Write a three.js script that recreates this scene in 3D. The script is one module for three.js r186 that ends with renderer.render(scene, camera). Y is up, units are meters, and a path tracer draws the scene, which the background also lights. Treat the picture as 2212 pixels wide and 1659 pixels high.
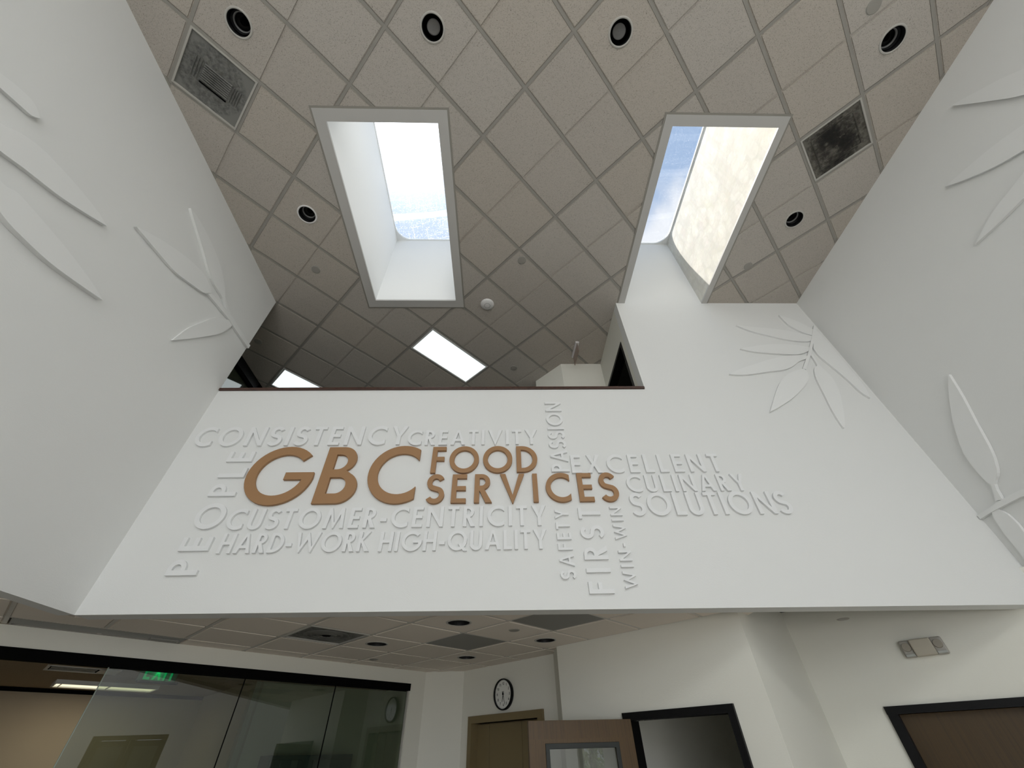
import * as THREE from 'three';
import { mergeGeometries } from 'three/addons/utils/BufferGeometryUtils.js';
import { RoundedBoxGeometry } from 'three/addons/geometries/RoundedBoxGeometry.js';
import { RectAreaLightUniformsLib } from 'three/addons/lights/RectAreaLightUniformsLib.js';
import { ImprovedNoise } from 'three/addons/math/ImprovedNoise.js';

// ------------------------------------------------------------------ camera, sky, sun, added rear light, exposure
RectAreaLightUniformsLib.init();
const scene = new THREE.Scene();
const EYE = 1.9;                                        // camera height above the floor
const camera = new THREE.PerspectiveCamera(2 * Math.atan(829.5 / 861.4) * 180 / Math.PI, 2212 / 1659, 0.05, 200);
camera.position.set(0, EYE, 0);
{
  const m = new THREE.Matrix4().set(
    0.99956, 0.003854, -0.029334, 0,
    -0.022845, 0.730580, -0.682444, 0,
    0.018800, 0.682816, 0.730349, 0, 0, 0, 0, 1);
  camera.quaternion.setFromRotationMatrix(m);
}
scene.add(camera);
const renderer = new THREE.WebGLRenderer({ antialias: true });
renderer.toneMapping = THREE.LinearToneMapping;
renderer.toneMappingExposure = 1.06;
renderer.shadowMap.enabled = true;

const SUN = new THREE.Vector3(-0.185, 1, -0.165).normalize();
const sun = new THREE.DirectionalLight(new THREE.Color().setRGB(1.0, 0.955, 0.89), 12.5);
sun.name = 'sun';
sun.position.copy(SUN).multiplyScalar(40); sun.target.position.set(0, 0, 0);
sun.castShadow = true; sun.shadow.radius = 1.5;
sun.shadow.mapSize.set(4096, 4096);
Object.assign(sun.shadow.camera, { left: -14, right: 14, top: 14, bottom: -14, near: 1, far: 80 });
scene.add(sun, sun.target);

const noise = new ImprovedNoise();
const fbm = (x, y, z, n = 5) => { let s = 0, a = 0.5; for (let i = 0; i < n; i++) { s += a * noise.noise(x, y, z); x *= 2.03; y *= 2.03; z *= 2.03; a *= 0.5; } return s; };
const clamp01 = (x) => Math.min(1, Math.max(0, x));
const smooth = (a, b, x) => { const t = clamp01((x - a) / (b - a)); return t * t * (3 - 2 * t); };
{
  const W = 1024, H = 512, data = new Float32Array(W * H * 4);
  for (let r = 0; r < H; r++) for (let c = 0; c < W; c++) {
    const up = ((r + 0.5) / H - 0.5) * Math.PI, az = ((c + 0.5) / W - 0.5) * 2 * Math.PI;
    const x = Math.cos(az) * Math.cos(up), y = Math.sin(up), z = Math.sin(az) * Math.cos(up);
    const t = Math.pow(clamp01(y), 0.55);
    let R = 0.66 + (0.33 - 0.66) * t, G = 0.74 + (0.47 - 0.74) * t, B = 0.80 + (0.71 - 0.80) * t;
    const ang = Math.acos(clamp01(x * SUN.x + y * SUN.y + z * SUN.z)) * 180 / Math.PI;
    const k = 1 / Math.max(0.14, y + 0.1);
    const f = fbm(x * k * 4.2 + 3.6, z * k * 4.2 + 7.2, 0.4, 6);
    const cl = y > 0 ? smooth(-0.02, 0.34, f) * 0.85 : 0.1;
    R += (0.93 - R) * cl; G += (0.95 - G) * cl; B += (0.98 - B) * cl;
    const au = 2.6 * Math.exp(-Math.pow(ang / 6.5, 1.5)) + 0.9 * Math.exp(-Math.pow(ang / 13, 2));   // the bright aureole that haze makes round the sun
    R += au; G += au; B += au * 0.98;
    const o = (r * W + c) * 4; data[o] = R; data[o + 1] = G; data[o + 2] = B; data[o + 3] = 1;
  }
  const sky = new THREE.DataTexture(data, W, H, THREE.RGBAFormat, THREE.FloatType);
  sky.mapping = THREE.EquirectangularReflectionMapping; sky.magFilter = THREE.LinearFilter; sky.needsUpdate = true;
  scene.background = sky;
}
// area lights added to brighten the room, one inside each unseen rear opening
function addedLight(name, w, h, p, to, I, rgb) {
  const l = new THREE.RectAreaLight(new THREE.Color().setRGB(...rgb), I, w, h);
  l.name = name; l.position.set(...p); l.lookAt(...to); scene.add(l); return l;
}
addedLight('added_rear_light', 6.1, 2.9, [0.6, 4.5, 6.36], [0.6, 4.5, -4], 1.4, [0.95, 0.985, 1.0]);
addedLight('added_low_rear_light', 5.4, 2.3, [0.6, 1.35, 6.36], [0.6, 1.35, -4], 2.6, [0.97, 0.99, 1.0]);

// ------------------------------------------------------------------ helpers
const HC = EYE + 4.851, HL = EYE + 0.872, T = 0.6096;    // upper ceiling, lower ceiling, 2-ft grid
const XL = -3.22, XR = 4.43, ZF = -3.45, ZB = 6.5;       // atrium walls
let seed = 12345;
const rnd = () => { seed = (seed * 1664525 + 1013904223) >>> 0; return seed / 4294967296; };
const names = {};
const numbered = (n) => { names[n] = (names[n] ?? -1) + 1; return names[n] ? n + '_' + String(names[n]).padStart(3, '0') : n; };
function mesh(name, geos, mat, parent) {
  const list = [].concat(geos).filter(Boolean);
  const strip = list.map((g) => { const h = g.index ? g.toNonIndexed() : g; for (const k of Object.keys(h.attributes)) if (!['position', 'normal', 'uv'].includes(k)) h.deleteAttribute(k); return h; });
  const m = new THREE.Mesh(list.length > 1 ? mergeGeometries(strip) : list[0], mat);
  m.name = parent ? name : numbered(name); m.castShadow = m.receiveShadow = true; (parent ?? scene).add(m); return m;
}
function thing(name, label, category, p = [0, 0, 0], turn = 0, group) {
  const o = new THREE.Group(); o.name = numbered(name); o.position.set(...p); o.rotation.y = turn; scene.add(o);
  if (label) o.userData.label = label;
  if (category) o.userData.category = category;
  if (group) o.userData.group = group;
  return o;
}
function setting(name, label) { const o = new THREE.Group(); o.name = name; o.userData.kind = 'structure'; if (label) o.userData.label = label; scene.add(o); return o; }
function part(name, parent) { const o = new THREE.Group(); o.name = name; parent.add(o); return o; }
const box = (w, h, d, x = 0, y = 0, z = 0) => new THREE.BoxGeometry(w, h, d).translate(x, y, z);
const rbox = (w, h, d, r, x = 0, y = 0, z = 0) => new RoundedBoxGeometry(w, h, d, 2, r).translate(x, y, z);
const V2 = (p) => new THREE.Vector2(p[0], p[1]);
const shapeOf = (pts, holes = []) => { const s = new THREE.Shape(pts.map(V2)); for (const h of holes) s.holes.push(new THREE.Path(h.map(V2))); return s; };
const extrude = (shape, depth, bevel = 0) => new THREE.ExtrudeGeometry(shape, { depth: depth - 2 * bevel, bevelEnabled: bevel > 0, bevelSize: bevel, bevelThickness: bevel, bevelOffset: -bevel, bevelSegments: 2, curveSegments: 12 }).translate(0, 0, bevel);
const rect = (x0, y0, x1, y1) => [[x0, y0], [x1, y0], [x1, y1], [x0, y1]];
const arc = (cx, cy, rx, ry, a0, a1, n = 20) => Array.from({ length: n + 1 }, (_, i) => { const a = (a0 + (a1 - a0) * i / n) * Math.PI / 180; return [cx + rx * Math.cos(a), cy + ry * Math.sin(a)]; });
// flat slab between y0 and y1 with outline in (x, z)
const slab = (pts, y0, y1, holes = []) => extrude(shapeOf(pts.map(([x, z]) => [x, -z]), holes.map((h) => h.map(([x, z]) => [x, -z]))), y1 - y0).rotateX(-Math.PI / 2).translate(0, y0, 0);
// an upright wall: outline in (distance along A-B, height); its face runs A to B (left to right for who looks at it), the body lies behind
function wallGeo(A, B, outline, thick, holes = [], lift = 0) {
  const dx = B[0] - A[0], dz = B[1] - A[1];
  return extrude(shapeOf(outline, holes), thick).translate(0, 0, lift - thick).rotateY(Math.atan2(-dz, dx)).translate(A[0], 0, A[1]);
}
const lenAB = (A, B) => Math.hypot(B[0] - A[0], B[1] - A[1]);
function along(A, B, s, y, out = 0) {                     // a point s metres along A-B, out metres before the face
  const L = lenAB(A, B), ux = (B[0] - A[0]) / L, uz = (B[1] - A[1]) / L;
  return [A[0] + ux * s - uz * out, y, A[1] + uz * s + ux * out];
}
const turnAB = (A, B) => Math.atan2(-(B[1] - A[1]), B[0] - A[0]);

// ------------------------------------------------------------------ textures and materials
function dataTex(n, fn, srgb, rep = 1) {
  const d = new Uint8Array(n * n * 4);
  for (let y = 0; y < n; y++) for (let x = 0; x < n; x++) { const c = fn(x / n, y / n, x, y), o = (y * n + x) * 4; d[o] = c[0]; d[o + 1] = c[1]; d[o + 2] = c[2]; d[o + 3] = 255; }
  const t = new THREE.DataTexture(d, n, n); t.magFilter = THREE.LinearFilter; t.wrapS = t.wrapT = THREE.RepeatWrapping; t.repeat.set(rep, rep);
  if (srgb) t.colorSpace = THREE.SRGBColorSpace; t.needsUpdate = true; return t;
}
function canvasTex(w, h, draw, srgb, rep) {
  const c = document.createElement('canvas'); c.width = w; c.height = h; draw(c.getContext('2d'), w, h);
  const t = new THREE.CanvasTexture(c); if (srgb) t.colorSpace = THREE.SRGBColorSpace;
  t.wrapS = t.wrapT = THREE.RepeatWrapping; if (rep) t.repeat.set(...rep); return t;
}
const periodic = (u, v, f, z) => {                        // noise that tiles over 0..1
  const a = u * 2 * Math.PI, b = v * 2 * Math.PI, R = f / (2 * Math.PI);
  return noise.noise(R * Math.cos(a) + 5 + z, R * Math.sin(a) + R * Math.cos(b) * 1.7, R * Math.sin(b) * 1.7 + z * 3);
};
const rollerBump = dataTex(256, (u, v, x, y) => { const k = 128 + 60 * periodic(u, v, 40, 1) + 40 * (rnd() - 0.5); return [k, k, k]; }, false, 2.2);
function paint(rgb, rough = 0.85, bump = 0.0006) { return new THREE.MeshStandardMaterial({ color: new THREE.Color().setRGB(...rgb), roughness: rough, bumpMap: rollerBump, bumpScale: bump }); }
const solid = (rgb, rough = 0.6, metal = 0) => new THREE.MeshStandardMaterial({ color: new THREE.Color().setRGB(...rgb), roughness: rough, metalness: metal });

// mineral-fibre tile: pale face peppered with short dark fissures and pinholes
function fissures(ctx, n, bg, ink) {
  ctx.fillStyle = bg; ctx.fillRect(0, 0, n, n); ctx.lineCap = 'round';
  for (let i = 0; i < 30000; i++) {
    const x = rnd() * n, y = rnd() * n, a = rnd() * Math.PI * 2, l = 1 + rnd() * rnd() * 6, w = 0.8 + rnd() * rnd() * 1.9;
    ctx.strokeStyle = ink(0.08 + rnd() * rnd() * 0.5); ctx.lineWidth = w;
    for (const ox of [0, n, -n]) for (const oy of [0, n, -n]) {
      if (x + ox < -12 || x + ox > n + 12 || y + oy < -12 || y + oy > n + 12) continue;
      ctx.beginPath(); ctx.moveTo(x + ox, y + oy); ctx.lineTo(x + ox + l * Math.cos(a) * 0.5 + rnd() * 2, y + oy + l * Math.sin(a) * 0.5); ctx.lineTo(x + ox + l * Math.cos(a + 0.5), y + oy + l * Math.sin(a + 0.5)); ctx.stroke();
    }
  }
}
seed = 77; const tileMap = canvasTex(1024, 1024, (c, n) => fissures(c, n, '#b9b3ab', (a) => `rgba(62,54,46,${a})`), true, [1 / 1.22, 1 / 1.22]);
seed = 77; const tileBump = canvasTex(1024, 1024, (c, n) => fissures(c, n, '#fff', (a) => `rgba(0,0,0,${a})`), false, [1 / 1.22, 1 / 1.22]);
const M = {
  wall: paint([0.765, 0.77, 0.757]), shaft: paint([0.84, 0.85, 0.84], 0.8),
  lower: paint([0.77, 0.76, 0.69]), relief: paint([0.80, 0.805, 0.795], 0.7, 0.0003), lettering: paint([0.80, 0.805, 0.805], 0.7, 0.0003),
  tileA: new THREE.MeshStandardMaterial({ map: tileMap, bumpMap: tileBump, bumpScale: 0.0008, roughness: 0.95, color: 0xffffff }),
  tileB: new THREE.MeshStandardMaterial({ map: tileMap, bumpMap: tileBump, bumpScale: 0.0008, roughness: 0.95, color: 0xfcfbfa }),
  tileC: new THREE.MeshStandardMaterial({ map: tileMap, bumpMap: tileBump, bumpScale: 0.0008, roughness: 0.95, color: 0xfefcf9 }),
  tileLow: paint([0.80, 0.73, 0.65], 0.95, 0.0008),
  tee: solid([0.315, 0.30, 0.27], 0.55), angle: solid([0.30, 0.285, 0.25], 0.6), ring: solid([0.47, 0.455, 0.42], 0.45),
  frameWhite: paint([0.53, 0.52, 0.50], 0.6, 0.0002),
  black: new THREE.MeshPhysicalMaterial({ color: new THREE.Color().setRGB(0.005, 0.005, 0.0055), roughness: 0.45, specularIntensity: 0.35 }), matBlack: new THREE.MeshPhysicalMaterial({ color: new THREE.Color().setRGB(0.003, 0.003, 0.003), roughness: 0.9, specularIntensity: 0.12 }), canBlack: solid([0.01, 0.01, 0.011], 0.5),
  lampRim: solid([0.32, 0.32, 0.32], 0.3),
  chrome: solid([0.55, 0.55, 0.55], 0.2, 1), lamp: solid([0.22, 0.22, 0.22], 0.25), grey: solid([0.30, 0.30, 0.29], 0.5), plastic: solid([0.74, 0.73, 0.72], 0.4),
  panel: solid([0.26, 0.255, 0.235], 0.6), tan: solid([0.21, 0.16, 0.08], 0.55), tanDark: solid([0.16, 0.125, 0.07], 0.6), tanWall: paint([0.52, 0.44, 0.33]), carpet: solid([0.31, 0.29, 0.255], 0.95),
  glass: new THREE.MeshPhysicalMaterial({ color: 0xffffff, roughness: 0, transmission: 1, thickness: 0, ior: 1.5 }),
  glassVision: new THREE.MeshPhysicalMaterial({ color: 0xc8ccc8, roughness: 0, transmission: 1, thickness: 0, ior: 1.9 }),
  glassTint: new THREE.MeshPhysicalMaterial({ color: 0xaab6a8, roughness: 0, transmission: 1, thickness: 0, ior: 1.9 }),
  glassDark: new THREE.MeshPhysicalMaterial({ color: 0x40443f, roughness: 0, transmission: 1, thickness: 0, ior: 1.52 }),
  bronze: solid([0.34, 0.185, 0.082], 0.55, 0),
  concrete: solid([0.45, 0.43, 0.40], 0.9), dark: solid([0.05, 0.05, 0.05], 0.9), olive: paint([0.40, 0.37, 0.27]), slate: solid([0.20, 0.235, 0.25], 0.6),
};
const woodTex = (a, b, s) => { seed = s; return canvasTex(512, 512, (c, w, h) => {
  c.fillStyle = a; c.fillRect(0, 0, w, h);
  for (let i = 0; i < 900; i++) { const x = rnd() * w, l = 60 + rnd() * 400, y = rnd() * h - 60; c.strokeStyle = b + (0.03 + rnd() * 0.13).toFixed(3) + ')'; c.lineWidth = 0.5 + rnd() * 2.5; c.beginPath(); c.moveTo(x, y); c.bezierCurveTo(x + rnd() * 10 - 5, y + l * 0.3, x + rnd() * 10 - 5, y + l * 0.6, x + rnd() * 8 - 4, y + l); c.stroke(); }
}, true, [1, 1]); };
M.wood = new THREE.MeshStandardMaterial({ map: woodTex('#553f20', 'rgba(36,20,8,', 5), roughness: 0.45 });
M.woodDark = new THREE.MeshStandardMaterial({ map: woodTex('#43300f', 'rgba(20,10,2,', 6), roughness: 0.5 });
M.sill = new THREE.MeshStandardMaterial({ map: woodTex('#4a3026', 'rgba(16,6,2,', 8), roughness: 0.4 });

// ------------------------------------------------------------------ polygon clipping for the ceiling tiles
function clipHalf(poly, nx, ny, d) {                      // keep nx*x + ny*y <= d
  const out = [];
  for (let i = 0; i < poly.length; i++) {
    const a = poly[i], b = poly[(i + 1) % poly.length], da = nx * a[0] + ny * a[1] - d, db = nx * b[0] + ny * b[1] - d;
    if (da <= 0) out.push(a);
    if ((da < 0 && db > 0) || (da > 0 && db < 0)) { const t = da / (da - db); out.push([a[0] + t * (b[0] - a[0]), a[1] + t * (b[1] - a[1])]); }
  }
  return out;
}
const area = (p) => { let s = 0; for (let i = 0; i < p.length; i++) { const a = p[i], b = p[(i + 1) % p.length]; s += a[0] * b[1] - a[1] * b[0]; } return s / 2; };
function clipTo(poly, region) {                           // both convex
  let p = poly; const s = Math.sign(area(region));
  for (let i = 0; i < region.length && p.length; i++) { const a = region[i], b = region[(i + 1) % region.length], nx = (b[1] - a[1]) * s, ny = -(b[0] - a[0]) * s; p = clipHalf(p, nx, ny, nx * a[0] + ny * a[1]); }
  return p.length > 2 && Math.abs(area(p)) > 4e-5 ? p : null;
}
function minusRect(rects, h) {                            // axis-aligned [x0, z0, x1, z1]
  const out = [];
  for (const r of rects) {
    const x0 = Math.max(r[0], h[0]), z0 = Math.max(r[1], h[1]), x1 = Math.min(r[2], h[2]), z1 = Math.min(r[3], h[3]);
    if (x0 >= x1 || z0 >= z1) { out.push(r); continue; }
    if (r[1] < z0) out.push([r[0], r[1], r[2], z0]);
    if (z1 < r[3]) out.push([r[0], z1, r[2], r[3]]);
    if (r[0] < x0) out.push([r[0], z0, x0, z1]);
    if (x1 < r[2]) out.push([x1, z0, r[2], z1]);
  }
  return out;
}
const inside = (p, poly) => { let c = false; for (let i = 0, j = poly.length - 1; i < poly.length; j = i++) { const a = poly[i], b = poly[j]; if ((a[1] > p[1]) !== (b[1] > p[1]) && p[0] < (b[0] - a[0]) * (p[1] - a[1]) / (b[1] - a[1]) + a[0]) c = !c; } return c; };

// grid.pt(a, b) gives (x, z); pair: tiles are 2 x 4 ft with a scored groove at every odd b
function buildCeiling(root, grid, y, regions, range, opt) {
  const { pt } = grid, holesAt = opt.holes ?? [], skip = opt.skip ?? new Set();
  const face = 0.024, flange = 0.0135, lift = 0.007;
  const mats = opt.mats ?? [M.tileA, M.tileB, M.tileC];
  const inRegions = (poly) => regions.map((r) => clipTo(poly, r)).filter(Boolean);
  const cell = (a0, b0, a1, b1) => [pt(a0, b0), pt(a1, b0), pt(a1, b1), pt(a0, b1)];
  const punch = (pieces, y0, y1, grow) => pieces.map((p) => slab(p, y0, y1, holesAt.filter((h) => inside([h[0], h[1]], p)).map((h) => arc(h[0], h[1], h[2] + grow, h[2] + grow, 0, 360, 36).slice(0, -1))));
  const [a0, a1, b0, b1] = range, fi = face / T, fl = (flange + 0.002) / T, gr = 0.014 / T;
  for (let a = a0; a < a1; a++) for (let b = b0; b < b1; b += opt.pair ? 2 : 1) {
    const half = opt.pair ? [[b, b + 1, fi, gr], [b + 1, b + 2, gr, fi]] : [[b, b + 1, fi, fi]];
    const here = half.filter(([p]) => !skip.has(a + ',' + p));
    if (!here.length) continue;
    const geos = [];
    for (const [p, q, g0, g1] of here) {
      const lone = here.length < half.length;
      geos.push(...punch(inRegions(cell(a + fi, p + (lone ? fi : g0), a + 1 - fi, q - (lone ? fi : g1))), y, y + lift, 0));
    }
    const p = here[0][0], q = here[here.length - 1][1];
    geos.push(...punch(inRegions(cell(a + fl, p + fl, a + 1 - fl, q - fl)), y + lift, y + lift + 0.009, 0));
    if (geos.length) mesh('ceiling_tile', geos, mats[Math.floor(rnd() * mats.length)], root);
  }
  const tw = 0.0145 / T, strip = (p0, p1, dy) => { const g = inRegions(p0[0] === p1[0] ? cell(p0[0] - tw, p0[1], p0[0] + tw, p1[1]) : cell(p0[0], p0[1] - tw, p1[0], p0[1] + tw)).map((p) => slab(p, y + 0.004 + dy, y + 0.03)); if (g.length) mesh('ceiling_tee', g, opt.tee ?? M.tee, root); };
  for (let a = a0; a <= a1; a++) strip([a, b0], [a, b1], 0);
  for (let b = b0; b <= b1; b++) if (!opt.pair || b % 2 === 0) strip([a0, b], [a1, b], 0.0006);
  for (const k of opt.lone ?? []) { const [a, b] = k.split(',').map(Number); if (opt.pair) for (const bb of [b, b + 1]) if (bb % 2) strip([a, bb], [a + 1, bb], 0.0003); }
}
const rectPoly = (r) => [[r[0], r[1]], [r[2], r[1]], [r[2], r[3]], [r[0], r[3]]];

// ------------------------------------------------------------------ upper ceiling
const gridU = (() => { const c = 0.7059, s = 0.7083, o = [-1.034, -0.449]; return { pt: (a, b) => [o[0] + T * (b * c + a * s), o[1] + T * (-b * s + a * c)], turn: Math.atan2(s, c) }; })();
const gridL = (() => { const A = 45.3 * Math.PI / 180, c = Math.cos(A), s = Math.sin(A), o = [-0.79, -3.99]; return { pt: (a, b) => [o[0] + T * (b * c - a * s), o[1] + T * (-b * s - a * c)], turn: A }; })();
const SK = [{ out: [-1.905, -3.525, -0.533, -1.078], inn: [-1.79, -3.41, -0.64, -1.195] }, { out: [1.742, ZF, 3.062, -1.085], inn: [1.836, ZF, 2.985, -1.19] }];
const XU = -4.19, ZU = -7.6, XJ = 1.705;                  // upstairs room
const upRects = SK.reduce((r, s) => minusRect(r, s.out), [[XL, ZF, XR, 2.6], [XU, -4.70, XJ, ZF]]);
const upRegions = [...upRects.map(rectPoly), [[XU, -4.70], [0.63, -4.70], [0.63, ZU], [XU, ZU]], [[0.63, -4.70], [1.03, -4.70], [0.63, -5.12]]];
const AP = 0.096;                                         // aperture of the round fittings
const canU = [[-1.5, -1.5], [0.5, 0.5], [2.5, 2.5], [5.5, 5.5], [-3.5, 0.5], [3.5, 7.5]].map(([a, b]) => gridU.pt(a, b));
const ceiling = setting('ceiling');
seed = 901;
buildCeiling(ceiling, gridU, HC, upRegions, [-17, 13, -12, 16], { pair: true, holes: canU.map((p) => [...p, AP + 0.012]), skip: new Set(['-3,-2', '4,6', '-5,4', '-5,5', '-9,2', '-9,3']), lone: ['-3,-2', '4,6'] });
// wall angles along the walls and round the skylights
{
  const w = 0.022, y0 = HC + 0.001, y1 = HC + 0.006, g = (x0, z0, x1, z1) => slab(rectPoly([x0, z0, x1, z1]), y0, y1);
  mesh('wall_angle', [g(XL, ZF, XL + w, 2.6)], M.angle, ceiling); mesh('wall_angle', [g(XR - w, ZF, XR, 2.6)], M.angle, ceiling);
  mesh('wall_angle', [g(3.062, ZF, XR, ZF + w)], M.angle, ceiling); mesh('wall_angle', [g(XJ - w, -4.7, XJ, ZF)], M.angle, ceiling);
  mesh('wall_angle', [g(1.03, -4.7, XJ, -4.7 + w)], M.angle, ceiling); mesh('wall_angle', [slab([[1.03, -4.70], [0.63, -5.12], [0.614, -5.105], [1.02, -4.678]], y0, y1)], M.angle, ceiling);
  mesh('wall_angle', [g(0.63 - w, ZU, 0.63, -5.12)], M.angle, ceiling); mesh('wall_angle', [g(XU, ZU, XU + w, ZF)], M.angle, ceiling);
}
const OPAL = [[-1.79, 2.7, -0.64, 5.1], [1.836, 2.7, 2.985, 5.1]];                 // two unseen skylights added behind the camera as overhead light, closed by opal sheets
mesh('ceiling_board', OPAL.reduce((r, o) => minusRect(r, o), [[XL, 2.6, XR, ZB]]).map((r) => slab(rectPoly(r), HC, HC + 0.03)), M.tileB, ceiling);
OPAL.forEach((o, i) => {
  const w = setting('window_' + (8 + i), 'added skylight behind the camera closed by a glowing opal sheet'), cx = (o[0] + o[2]) / 2, cz = (o[1] + o[3]) / 2, W = o[2] - o[0], L = o[3] - o[1];
  mesh('ceiling_frame', [slab(rectPoly([o[0] - 0.1, o[1] - 0.1, o[2] + 0.1, o[3] + 0.1]), HC - 0.012, HC - 0.001, [rectPoly(o)])], M.frameWhite, w);
  mesh('added_glow_sheet', [box(W, 0.006, L, cx, HC + 0.012, cz)], new THREE.MeshStandardMaterial({ color: 0xf4f8f8, roughness: 0.6, emissive: new THREE.Color().setRGB(0.95, 1, 1), emissiveIntensity: 1 }), w);  // glowing sheet of the added skylight
  const l = new THREE.RectAreaLight(new THREE.Color().setRGB(0.95, 0.99, 1.0), 9, W, L); l.name = 'added_overhead_light'; l.rotation.x = -Math.PI / 2; l.position.set(cx, HC - 0.002, cz); scene.add(l);  // area light added below the sheet to light the walls from above
});
{
  const holes = SK.map((s) => s.inn), deck = minusRect(minusRect([[-7.5, -10.2, 6.6, 7.2]], [holes[0][0] - 0.04, holes[0][1] - 0.04, holes[0][2] + 0.04, holes[0][3] + 0.04]), [holes[1][0] - 0.04, holes[1][1] - 0.04, holes[1][2] + 0.04, holes[1][3] + 0.04]);
  mesh('roof_deck', deck.map((r) => slab(rectPoly(r), HC + 0.25, HC + 0.4)), M.concrete, ceiling);
}

// ------------------------------------------------------------------ skylights
const YG = EYE + 6.63;                                    // underside of the skylight glass
seed = 31;
const scuff = canvasTex(1024, 2048, (c, w, h) => {        // dried dirt, scuffs and scratches on the acrylic, white on black
  c.fillStyle = '#000'; c.fillRect(0, 0, w, h); c.lineCap = 'round';
  for (let i = 0; i < 9000; i++) { const y = h * (1 - Math.pow(rnd(), 0.9)), x = rnd() * w, k = Math.pow(rnd(), 2); c.fillStyle = `rgba(255,255,255,${0.05 + 0.5 * k})`; c.beginPath(); c.ellipse(x, y, 1 + rnd() * 7, 1 + rnd() * 3.5, rnd() * 3, 0, 7); c.fill(); }
  for (let i = 0; i < 420; i++) { const x = rnd() * w, y = rnd() * h, l = 20 + rnd() * 160, v = rnd() < 0.4; c.strokeStyle = `rgba(255,255,255,${0.08 + rnd() * 0.3})`; c.lineWidth = 1 + rnd() * 3; c.beginPath(); c.moveTo(x, y); c.quadraticCurveTo(x + (v ? 6 : l * 0.5), y + (v ? l * 0.5 : -l * 0.16), x + (v ? 4 : l), y + (v ? l : -l * 0.2)); c.stroke(); }
  for (let i = 0; i < 9; i++) { const y0 = h * (0.1 + rnd() * 0.8); c.strokeStyle = `rgba(255,255,255,${0.05 + rnd() * 0.07})`; c.lineWidth = 30 + rnd() * 60; c.beginPath(); c.moveTo(-20, y0); c.quadraticCurveTo(w * 0.5, y0 - 60 * rnd(), w + 20, y0 - 200 * rnd()); c.stroke(); }
}, false, [1, 1]);
scuff.wrapS = scuff.wrapT = THREE.ClampToEdgeWrapping;
const grime = (k) => new THREE.MeshPhysicalMaterial({ color: 0xffffff, roughness: 1, transmission: 0.8, thickness: 0, transparent: true, opacity: k, alphaMap: scuff, depthWrite: false });
seed = 41;
const stained = canvasTex(512, 512, (c, w, h) => {        // weathered plaster of the sunlit shaft side: blotches and vertical streaks
  c.fillStyle = '#cbc9c1'; c.fillRect(0, 0, w, h);
  for (let i = 0; i < 900; i++) { const x = rnd() * w, y = rnd() * h, r = 4 + rnd() * 26; c.fillStyle = rnd() < 0.5 ? `rgba(206,200,188,${rnd() * 0.12})` : `rgba(255,253,246,${rnd() * 0.14})`; c.beginPath(); c.ellipse(x, y, r, r * (0.6 + rnd() * 1.6), 0, 0, 7); c.fill(); }
  for (let i = 0; i < 60; i++) { const x = rnd() * w, y = rnd() * h * 0.6; c.strokeStyle = `rgba(190,184,172,${0.03 + rnd() * 0.06})`; c.lineWidth = 3 + rnd() * 14; c.beginPath(); c.moveTo(x, y); c.lineTo(x + rnd() * 20 - 10, y + 100 + rnd() * 300); c.stroke(); }
  for (let i = 0; i < 500; i++) { c.fillStyle = `rgba(120,112,98,${rnd() * 0.35})`; c.fillRect(rnd() * w, rnd() * h, 1 + rnd() * 1.5, 1 + rnd() * 1.5); }
}, true, [0.7, 0.7]);
const stainBump = dataTex(256, (u, v) => { const k = 128 + 110 * periodic(u, v, 5, 2.2) + 40 * periodic(u, v, 22, 4.2); return [k, k, k]; }, false, 0.7);
M.plaster = new THREE.MeshStandardMaterial({ map: stained, roughness: 0.9, bumpMap: stainBump, bumpScale: 0.0016 });
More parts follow.
